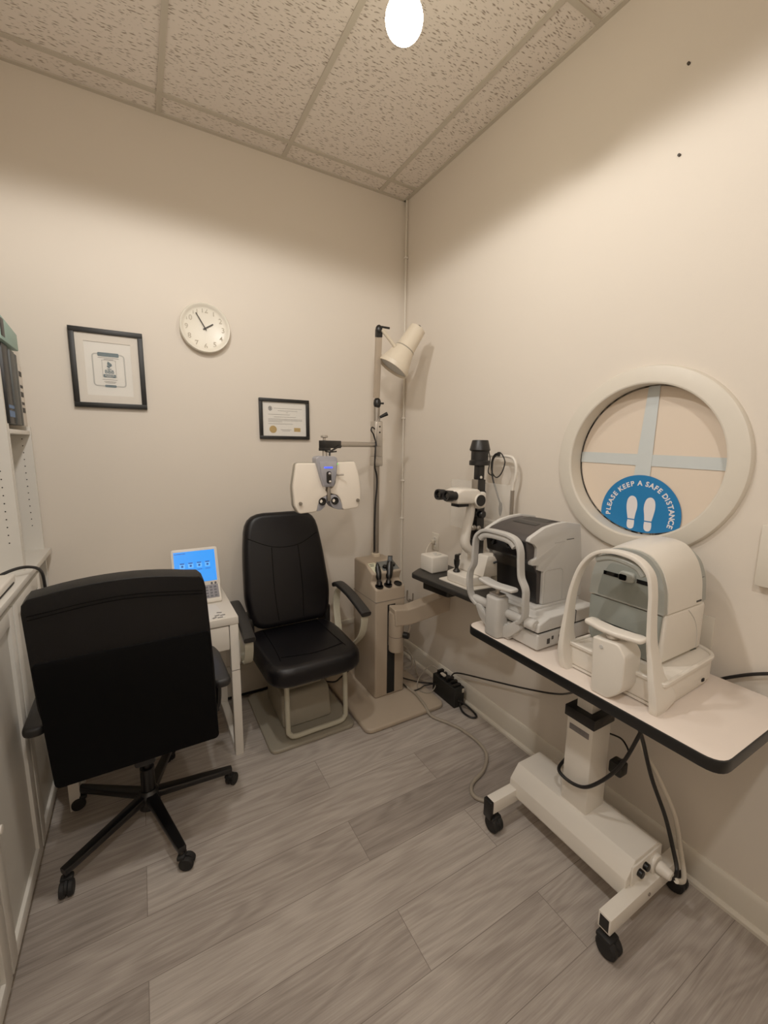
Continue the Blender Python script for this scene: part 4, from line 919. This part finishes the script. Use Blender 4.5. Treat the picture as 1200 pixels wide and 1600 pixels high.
for y in (-1.42, -1.51):
    g = MB(); g.lathe([(0, 0), (.013, 0), (.013, .004), (.009, .005), (0, .002)], (-.446, y, Z + .365), (-1, 0, -.05), 20); g.build('sensor_window', 'lens', fm)
shell = [(-.352, Z + .136), (-.355, Z + .272), (-.385, Z + .28), (-.385, Z + .30), (-.425, Z + .305), (-.425, Z + .325), (-.40, Z + .33), (-.40, Z + .37), (-.415, Z + .385), (-.447, Z + .398), (-.44, Z + .412), (-.361, Z + .445), (-.30, Z + .455), (-.244, Z + .458), (-.15, Z + .443), (-.125, Z + .30), (-.11, Z + .136)]
for ya, yb in ((-1.604, -1.585), (-1.378, -1.36)):
    g = MB(); g.prism(rpoly(shell, .006, 3), 'y', ya, yb, .002, 2, 20, ends_only=True); sh = g.build('side_shell', 'arg', cr)
    if ya < -1.5:
        pn2 = [(-.345, Z + .145), (-.347, Z + .275), (-.255, Z + .275), (-.24, Z + .265), (-.235, Z + .145)]
        g = MB(); P = [Vector((p[0], ya - .0005, p[1])) for p in rpoly(pn2, [.002, .012, .012, .012, .002], 4)]; g.sweep(P, [(.003, .005)] * len(P), (0, 1, 0), 8); g.build('panel_groove', 'argr', sh)
        g = MB(); g.box(-.23, -.185, ya - .0006, ya + .001, Z + .385, Z + .388); g.build('print_bar', 'ink2', sh)
        g = MB(); g.box(-.30, -.24, ya - .0006, ya + .001, Z + .3775, Z + .3825); g.build('print_name', 'argr', sh)
g = MB(); g.prism([(-.34, Z + .4425), (-.24, Z + .4525), (-.17, Z + .441), (-.17, Z + .44), (-.24, Z + .4515), (-.34, Z + .4415)], 'y', -1.54, -1.42); g.build('top_hatch', 'ink2', cr)
# chin rest column and head arch
g = MB(); g.prism(rpoly(rect(-.518, -.452, -1.535, -1.46), .02), 'z', Z + .001, Z + .165, .008, 3, 40); g.box(-.48, -.40, -1.56, -1.45, Z + .001, Z + .06, .006); co = g.build('chin_column', 'argr', t)
g = MB(); g.box(-.505, -.465, -1.525, -1.47, Z + .165, Z + .176, .003); g.cyl((-.485, -1.497, Z + .17), (-.485, -1.497, Z + .205), .008, n=14); g.build('chin_screw', 'chrome', co)
def chin(cx, cy, z, hw):
    P = [(cx + .028, cy + hw * .8), (cx + .022, cy + hw), (cx - .018, cy + hw), (cx - .026, cy + hw * .6), (cx - .035, cy + .02), (cx - .035, cy - .02), (cx - .026, cy - hw * .6), (cx - .018, cy - hw), (cx + .022, cy - hw), (cx + .028, cy - hw * .8), (cx + .02, cy - .03), (cx + .015, cy), (cx + .02, cy + .03)]
    return rpoly(P, .012, 3)
g = MB(); g.prism(chin(-.49, -1.497, Z, .092), 'z', Z + .204, Z + .217, .005, 3, 40, ends_only=True); g.build('chin_rest', 'arg', co)
AX = -.485
def arch(pts, wd, th, mat_, parent, name):
    P = spline([(AXX, y, z) for AXX, y, z in pts], 5); n = len(P)
    g = MB(); g.sweep(P, [(wd, th)] * n, (1, 0, 0), 16, pw=7); return g.build(name, mat_, parent)
ap = [(-.47, -1.595, Z + .085), (-.475, -1.618, Z + .10), (-.48, -1.635, Z + .13), (AX, -1.638, Z + .18), (AX, -1.635, Z + .23), (AX, -1.612, Z + .27), (AX, -1.605, Z + .32), (AX, -1.60, Z + .37), (AX, -1.58, Z + .402), (AX, -1.54, Z + .416), (AX, -1.48, Z + .419), (AX, -1.42, Z + .416), (AX, -1.385, Z + .40), (AX, -1.362, Z + .37), (AX, -1.357, Z + .31), (AX, -1.355, Z + .26), (AX, -1.335, Z + .22), (AX, -1.333, Z + .16), (-.475, -1.34, Z + .11), (-.47, -1.37, Z + .085)]
hr = arch(ap, .03, .0135, 'argr', t, 'head_arch')
g = MB(); P = spline([(AX + .004, -1.572, Z + .376), (AX + .004, -1.545, Z + .395), (AX + .004, -1.48, Z + .40), (AX + .004, -1.415, Z + .395), (AX + .004, -1.388, Z + .376)], 5); g.sweep(P, [(.03, .024)] * len(P), (1, 0, 0), 12, pw=3); g.build('forehead_pad', 'argr', hr)
g = MB(); g.cyl((-.462, -1.345, Z + .10), (-.462, -1.625, Z + .10), .018, n=24); g.prism(rpoly([(-1.60, Z + .10), (-1.62, Z + .07), (-1.57, Z + .02), (-1.53, Z + .0), (-1.46, Z + .0), (-1.40, Z + .04), (-1.37, Z + .09), (-1.40, Z + .095), (-1.45, Z + .05), (-1.54, Z + .05)], .01), 'x', -.485, -.455, .005); tu = g.build('cross_tube', 'argr', t)
g = MB(); g.cyl((-.462, -1.63, Z + .10), (-.462, -1.672, Z + .10), .022, n=28, bev=.004); g.cyl((-.462, -1.672, Z + .10), (-.462, -1.674, Z + .10), .008, n=14); g.build('height_knob', 'arg', tu)

# ------------------------------------------------------------------ white tonometer
t = thing('tonometer', 'large white tonometer with sage grey front, at near end of white table', 'tonometer', (-.28, -1.95, TZ))
bo = rpoly([(-.44, -2.105), (-.44, -1.80), (-.10, -1.815), (-.075, -1.86), (-.075, -2.04), (-.11, -2.092)], [.01, .01, .05, .05, .05, .05], 6)
g = MB(); g.prism([(-.425 + (p[0] + .425) * .97, -1.95 + (p[1] + 1.95) * .97) for p in bo], 'z', Z + .004, Z + .012)
g.prism(bo, 'z', Z + .012, Z + .085, .01, 3, 40, ends_only=True); ba = g.build('base', 'white', t)
bi = [(-.27 + (p[0] + .27) * .93, -1.95 + (p[1] + 1.95) * .93) for p in bo]
rimp = [Vector((p[0], p[1], Z + .086)) for p in bo]
g = MB(); g.sweep(rimp, [(.014, .012)] * len(rimp), (0, 0, 1), 8, True, 3); g.build('base_rim', 'white', ba)
g = MB()
for x, y in ((-.118, -2.03), (-.105, -2.0)): g.prism(rpoly([(x - .02, y - .006), (x + .015, y - .008), (x + .02, y + .004), (x - .015, y + .006)], .004), 'z', Z + .0845, Z + .0862)
g.build('rim_slot', 'tng', ba)
g = MB(); g.box(-.19, -.175, -2.0985, -2.09, Z + .02, Z + .03, .001); g.build('side_notch', 'dark', ba)
# lower head
lo = rpoly([(-.34, -2.045), (-.34, -1.795), (-.085, -1.795), (-.085, -2.045)], [.012, .012, .03, .03], 4)
g = MB(); g.prism(lo, 'z', Z + .095, Z + .25, .008, 3, 40, ends_only=True); g.prism(rpoly(rect(-.32, -.1, -2.02, -1.82), .02), 'z', Z + .08, Z + .1); lh = g.build('lower_head', 'white', t)
fr = rpoly([(-2.028, Z + .09), (-1.812, Z + .09), (-1.80, Z + .13), (-1.80, Z + .246), (-2.036, Z + .246), (-2.032, Z + .15)], [.012, .03, .03, .004, .004, .05], 4)
g = MB(); g.prism(fr, 'x', -.348, -.338, .004, 2, 40); g.build('front_panel', 'tng', lh)
# upper hood: a rounded section swept front to back, rising a little
def hood(x0, x1, m, nm, parent, g0, sl=0.):
    pr = [(-2.046 + g0, Z + .252), (-2.04 + g0, Z + .33), (-2.02 + g0, Z + .385), (-1.985 + g0 * .6, Z + .422 - g0), (-1.95, Z + .432 - g0), (-1.89, Z + .432 - g0), (-1.85 - g0 * .6, Z + .42 - g0), (-1.818 - g0, Z + .385), (-1.80 - g0, Z + .33), (-1.794 - g0, Z + .252)]
    pr = rpoly(pr, [.004, .03, .03, .03, .03, .03, .03, .03, .03, .004], 4)
    b = bmesh.new(); N = 8; rings = []
    for i in range(N + 1):
        f = i / N; x = x0 + (x1 - x0) * f; rise = sl * sin(pi * min(1, f * 1.0) * .62); 
        rings.append([b.verts.new((x, p[0], Z + .252 + (p[1] - Z - .252) * (1 + rise))) for p in pr])
    for A, B_ in zip(rings, rings[1:]):
        for i in range(len(pr)): b.faces.new((A[i], A[(i + 1) % len(pr)], B_[(i + 1) % len(pr)], B_[i]))
    b.faces.new(rings[0]); b.faces.new(rings[-1][::-1])
    g = MB(); g.merge(b); return g.build(nm, m, parent)
uh = hood(-.335, -.13, 'white', 'upper_hood', t, 0., .09)
hood(-.13, -.085, 'tngl', 'rear_cover', uh, .008, .0)
hood(-.352, -.335, 'tngl', 'front_bezel', uh, .003, 0.)
# recessed visor
vis = rpoly([(-2.01, Z + .256), (-1.825, Z + .256), (-1.84, Z + .33), (-1.865, Z + .375), (-1.975, Z + .375), (-2.0, Z + .33)], .012, 4)
g = MB(); g.prism(vis, 'x', -.3535, -.345, .002, 2, 40); vp = g.build('visor_panel', 'tng', uh)
g = MB(); g.prism(rect(-1.895, -1.845, Z + .33, Z + .343), 'x', -.3555, -.35); g.prism(rect(-2.005, -1.955, Z + .33, Z + .343), 'x', -.3555, -.35); g.build('sensor_strip', 'lens', vp)
g = MB(); g.prism(rpoly(rect(-1.952, -1.902, Z + .325, Z + .36), .015, 4), 'x', -.368, -.35, .006, 3, 40); g.build('nozzle_housing', 'tngl', vp)
g = MB(); g.prism(rpoly(rect(-1.93, -1.905, Z + .331, Z + .35), .006, 4), 'x', -.370, -.366); g.build('nozzle', 'lens', vp)
g = MB()
for k in range(5): g.box(-.122, -.094, -2.0345 + .0012 * k, -2.028 + .0012 * k, Z + .285 + k * .011, Z + .289 + k * .011)
g.build('vent_slots', 'ink2', uh)
g = MB(); g.box(-.165, -.10 - .035, -2.0468, -2.044, Z + .262, Z + .267); g.build('print_bar', 'ink2', uh)
g = MB(); P = spline([(-.21, -2.0455, Z + .245), (-.16, -2.0455, Z + .2), (-.135, -2.0455, Z + .15), (-.13, -2.0455, Z + .1)], 5); g.sweep(P, [(.002, .0015)] * len(P), (0, 1, 0), 6); g.build('panel_line', 'arg', lh)
# head arch flowing into the base
A2 = -.452
ap = [(A2 + .01, -2.088, Z + .02), (A2, -2.094, Z + .05), (A2, -2.078, Z + .12), (A2, -2.062, Z + .2), (A2, -2.058, Z + .28), (A2, -2.056, Z + .345), (A2, -2.042, Z + .40), (A2, -2.0, Z + .434), (A2, -1.93, Z + .44), (A2, -1.875, Z + .42), (A2, -1.83, Z + .367), (A2, -1.803, Z + .28), (A2, -1.793, Z + .18), (A2, -1.792, Z + .1), (A2, -1.80, Z + .05), (A2 + .01, -1.815, Z + .018)]
leg = [(-2.095, .006, .10, .026), (-2.097, .03, .105, .028), (-2.094, .06, .088, .026), (-2.086, .10, .064, .022), (-2.076, .145, .05, .018), (-2.065, .2, .04, .015), (-2.059, .28, .035, .0135), (-2.055, .345, .034, .0125)]
topp = [(-2.042, .398, .034, .0125), (-2.0, .432, .034, .0125), (-1.93, .438, .034, .0125), (-1.875, .419, .034, .0125), (-1.832, .367, .034, .0125)]
leg2 = [(-1.805, .28, .036, .0135), (-1.794, .19, .044, .016), (-1.791, .12, .058, .021), (-1.792, .07, .08, .026), (-1.797, .03, .1, .028), (-1.803, .006, .095, .026)]
key = leg + topp + leg2
bul = lambda z: -.012 * math.exp(-((z - .07) / .07) ** 2) + (.01 if z < .02 else 0)
P = spline([(A2 - .017 + bul(z) + d_ / 2, y, Z + z) for y, z, d_, th in key], 6); SZ = spline([(d_, th, 0) for y, z, d_, th in key], 6); g = MB()
g.sweep(P, [(q.x, q.y) for q in SZ], (1, 0, 0), 18, pw=6); hr = g.build('head_arch', 'white', t)
g = MB(); P = spline([(A2 + .006, -2.025, Z + .385), (A2 + .006, -2.0, Z + .408), (A2 + .006, -1.93, Z + .418), (A2 + .006, -1.88, Z + .402)], 5); g.sweep(P, [(.03, .02)] * len(P), (1, 0, 0), 12, pw=3); g.build('forehead_pad', 'tngl', hr)
g = MB(); g.prism(rpoly([(-2.028, Z + .15), (-2.028, Z + .04), (-1.985, Z + .001), (-1.932, Z + .001), (-1.924, Z + .176), (-2.005, Z + .182)], [.01, .03, .012, .006, .006, .012]), 'x', -.51, -.425, .006, 3, 30, ends_only=True); co = g.build('chin_column', 'white', t)
g = MB(); g.lathe([(0, 0), (.02, 0), (.022, .006), (.018, .014), (0, .014)], (-.475, -1.968, Z + .182)); g.build('chin_screw', 'chrome', co)
g = MB(); g.cyl((-.5095, -1.955, Z + .155), (-.512, -1.955, Z + .155), .006, n=14); g.build('column_button', 'arg', co)
g = MB(); g.prism(chin(-.475, -1.968, Z, .09), 'z', Z + .198, Z + .213, .006, 3, 40, ends_only=True); g.build('chin_rest', 'white', co)

# ------------------------------------------------------------------ cables and adapters on the floor
t = thing('power_adapter', 'black power adapter box with coiled leads against the right baseboard', 'adapter', (-.09, -.72, 0))
g = MB(); g.box(-.118, -.04, -.83, -.605, .0, .125, .006, 3); g.build('casing', 'pcb', t)
g = MB()
for k in range(6): g.box(-.105 + .01 * (k % 2), -.05, -.81 + k * .034, -.79 + k * .034, .125, .137 + .006 * (k % 3), .003)
g.build('terminal', 'blackp', t)
g = MB(); g.box(-.1, -.08, -.70, -.66, .137, .15, .004); g.box(-.06, -.045, -.835, -.815, .09, .115, .003); g.build('white_plug', 'cwhite', t)
def cable(pts, r, m, label, name='floor_cable', cat='cable', group=None):
    g = MB(); g.tube(pts, r, 10, 7); P0 = Vector(pts[len(pts) // 2]); return centred(g, name, m, (P0.x, P0.y, P0.z), label, cat, group)
cable([(-.29, -.45, .05), (-.275, -.56, .04), (-.268, -.64, .038), (-.285, -.75, .038), (-.288, -.83, .012), (-.24, -.93, .009), (-.21, -1.01, .009), (-.198, -1.13, .009), (-.226, -1.226, .009), (-.317, -1.299, .009), (-.418, -1.334, .009), (-.46, -1.388, .009), (-.43, -1.44, .009), (-.36, -1.45, .012), (-.26, -1.47, .03), (-.2, -1.515, .10)], .009, 'cgrey', 'thick beige grey cable snaking over the floor from stand to table')
cable([(-.06, -.72, .14), (-.04, -.76, .18), (-.03, -1.0, .257), (-.03, -1.277, .35), (-.06, -1.5, .45), (-.2, -1.70, .62)], .0045, 'cblack', 'black cable drooping from floor adapter to under the white table', 'power_cable')
cable([(-.09, -.835, .05), (-.06, -.87, .03), (-.045, -.93, .01), (-.06, -.965, .008), (-.09, -.95, .008), (-.1, -.89, .01), (-.085, -.838, .03)], .006, 'cblack', 'short black lead looped on floor at near end of adapter')
cable([(-.12, -.62, .06), (-.16, -.55, .04), (-.2, -.50, .04), (-.25, -.45, .05), (-.29, -.40, .08)], .0045, 'cblack', 'black lead from far end of adapter toward the stand, lower of the two')
cable([(-.12, -.66, .08), (-.17, -.60, .05), (-.22, -.60, .04), (-.27, -.58, .035), (-.295, -.50, .06)], .004, 'cblack', 'black lead crossing the beige base plate beside the adapter')
cable([(-.08, -.62, .14), (-.1, -.56, .15), (-.15, -.52, .08), (-.2, -.55, .036), (-.22, -.62, .035), (-.18, -.66, .036), (-.12, -.64, .05), (-.1, -.6, .1)], .0035, 'cgrey', 'thin grey wire looped loosely around the black adapter')
cable([(-.29, -.3, .2), (-.17, -.28, .19), (-.11, -.31, .14), (-.12, -.36, .08), (-.18, -.36, .06), (-.22, -.32, .1), (-.18, -.29, .16), (-.11, -.33, .13), (-.13, -.38, .06), (-.19, -.36, .05), (-.20, -.31, .11), (-.14, -.29, .16), (-.10, -.36, .1), (-.13, -.44, .05), (-.14, -.52, .04), (-.12, -.6, .06)], .0045, 'cgrey', 'grey cable coiled behind the stand pedestal')
cable([(-.335, -.54, .60), (-.30, -.57, .56), (-.29, -.58, .47), (-.30, -.56, .41), (-.31, -.53, .39)], .006, 'cwhite', 'short pale cable loop beside the slider of the stand', 'loop_cable')
cable([(-.3, -1.995, .79), (-.27, -1.96, .68), (-.2, -1.955, .55), (-.17, -1.98, .42), (-.155, -2.03, .30), (-.16, -2.07, .20), (-.18, -2.095, .158), (-.222, -2.103, .155)], .007, 'cblack', 'thick black cord hanging from table to its base socket', 'hanging_cable')
cable([(-.26, -1.99, .79), (-.24, -1.955, .70), (-.2, -1.945, .55), (-.14, -1.985, .42), (-.115, -2.04, .30), (-.11, -2.07, .18), (-.16, -2.11, .13), (-.22, -2.112, .158)], .008, 'cwhite', 'white cord hanging beside the black cord under the table', 'hanging_cable')
cable([(-.26, -2.01, .79), (-.27, -1.97, .62), (-.3, -1.93, .48), (-.335, -1.86, .37), (-.345, -1.80, .335), (-.34, -1.73, .335), (-.29, -1.71, .345), (-.21, -1.72, .37), (-.19, -1.82, .40)], .0065, 'cblack', 'black cord wrapped around the white table column', 'hanging_cable')
cable([(-.2, -1.70, .55), (-.16, -1.74, .56), (-.15, -1.86, .64), (-.2, -1.95, .77)], .004, 'cblack', 'thin black wire rising behind the column to table underside', 'hanging_cable')
t = thing('inline_adapter', 'small black inline adapter hanging on cords beside the column', 'adapter', (-.19, -1.86, .38))
g = MB(); g.box(-.215, -.165, -1.895, -1.845, .37, .42, .008); g.build('body', 'pcb', t)
g = MB(); g.tube([(-.19, -1.87, .42), (-.18, -1.9, .46), (-.16, -1.86, .49), (-.14, -1.8, .47)], .0035, 8, 5); g.build('lead', 'cblack', t)
cable([(-.035, -2.0, .70), (-.03, -2.07, .80), (-.022, -2.13, .85), (-.02, -2.2, .893), (-.02, -2.32, .95), (-.02, -2.45, .98)], .0055, 'cblack', 'black cable along right wall behind the tonometer', 'wall_cable')
cable([(-1.03, -.2, .012), (-.95, -.14, .011), (-.82, -.12, .03), (-.74, -.2, .04), (-.66, -.25, .036), (-.60, -.22, .036), (-.52, -.2, .06)], .005, 'cblack', 'black cable on floor between exam chair base and stand')

# ------------------------------------------------------------------ lights
def spot(loc, power, size, soft=.06, blend=.15, col=(1, .952, .888), tilt=None):
    l = bpy.data.lights.new('lamp', 'SPOT'); l.energy = power; l.color = col; l.spot_size = radians(size); l.spot_blend = blend; l.shadow_soft_size = soft
    o = bpy.data.objects.new('ceiling_spot', l); COL.objects.link(o); o.location = loc
    if tilt: o.rotation_euler = tilt
    return o
spot((B.x, B.y, B.z - .065), 13, 179, .05)
spot((-1.6, -1.4, 2.84), 44, 179, .05)
spot((-1.65, -2.85, 2.84), 46, 179, .05)
W = bpy.data.worlds.new('room'); SC.world = W; W.use_nodes = True
W.node_tree.nodes['Background'].inputs[0].default_value = (1, .9, .78, 1); W.node_tree.nodes['Background'].inputs[1].default_value = .15

# ------------------------------------------------------------------ camera
cam = bpy.data.cameras.new('camera'); co_ = bpy.data.objects.new('camera', cam); COL.objects.link(co_)
cam.sensor_fit = 'AUTO'; cam.sensor_width = 36; f = 658.8185; cam.lens = 36 * f / 1600
cam.shift_x = (600 - 603.857) / 1600; cam.shift_y = (798.037 - 800) / 1600; cam.clip_start = .02
rt = Vector((0.86482, -0.50198, 0.01028)); up = Vector((0.06763, 0.13674, 0.9883)); fw = Vector((0.49751, 0.854, -0.15221))
m = Matrix.Identity(4)
for i in range(3): m[i][0], m[i][1], m[i][2] = rt[i], up[i], -fw[i]
m.translation = (-1.6776, -2.6608, 1.5879); co_.matrix_world = m
SC.camera = co_
SC.view_settings.view_transform = 'Standard'; SC.view_settings.look = 'None'; SC.view_settings.exposure = -.22; SC.view_settings.gamma = 1.1
SC.cycles.use_denoising = True; SC.cycles.max_bounces = 10; SC.cycles.diffuse_bounces = 6; SC.cycles.sample_clamp_indirect = 6
bpy.context.view_layer.update()
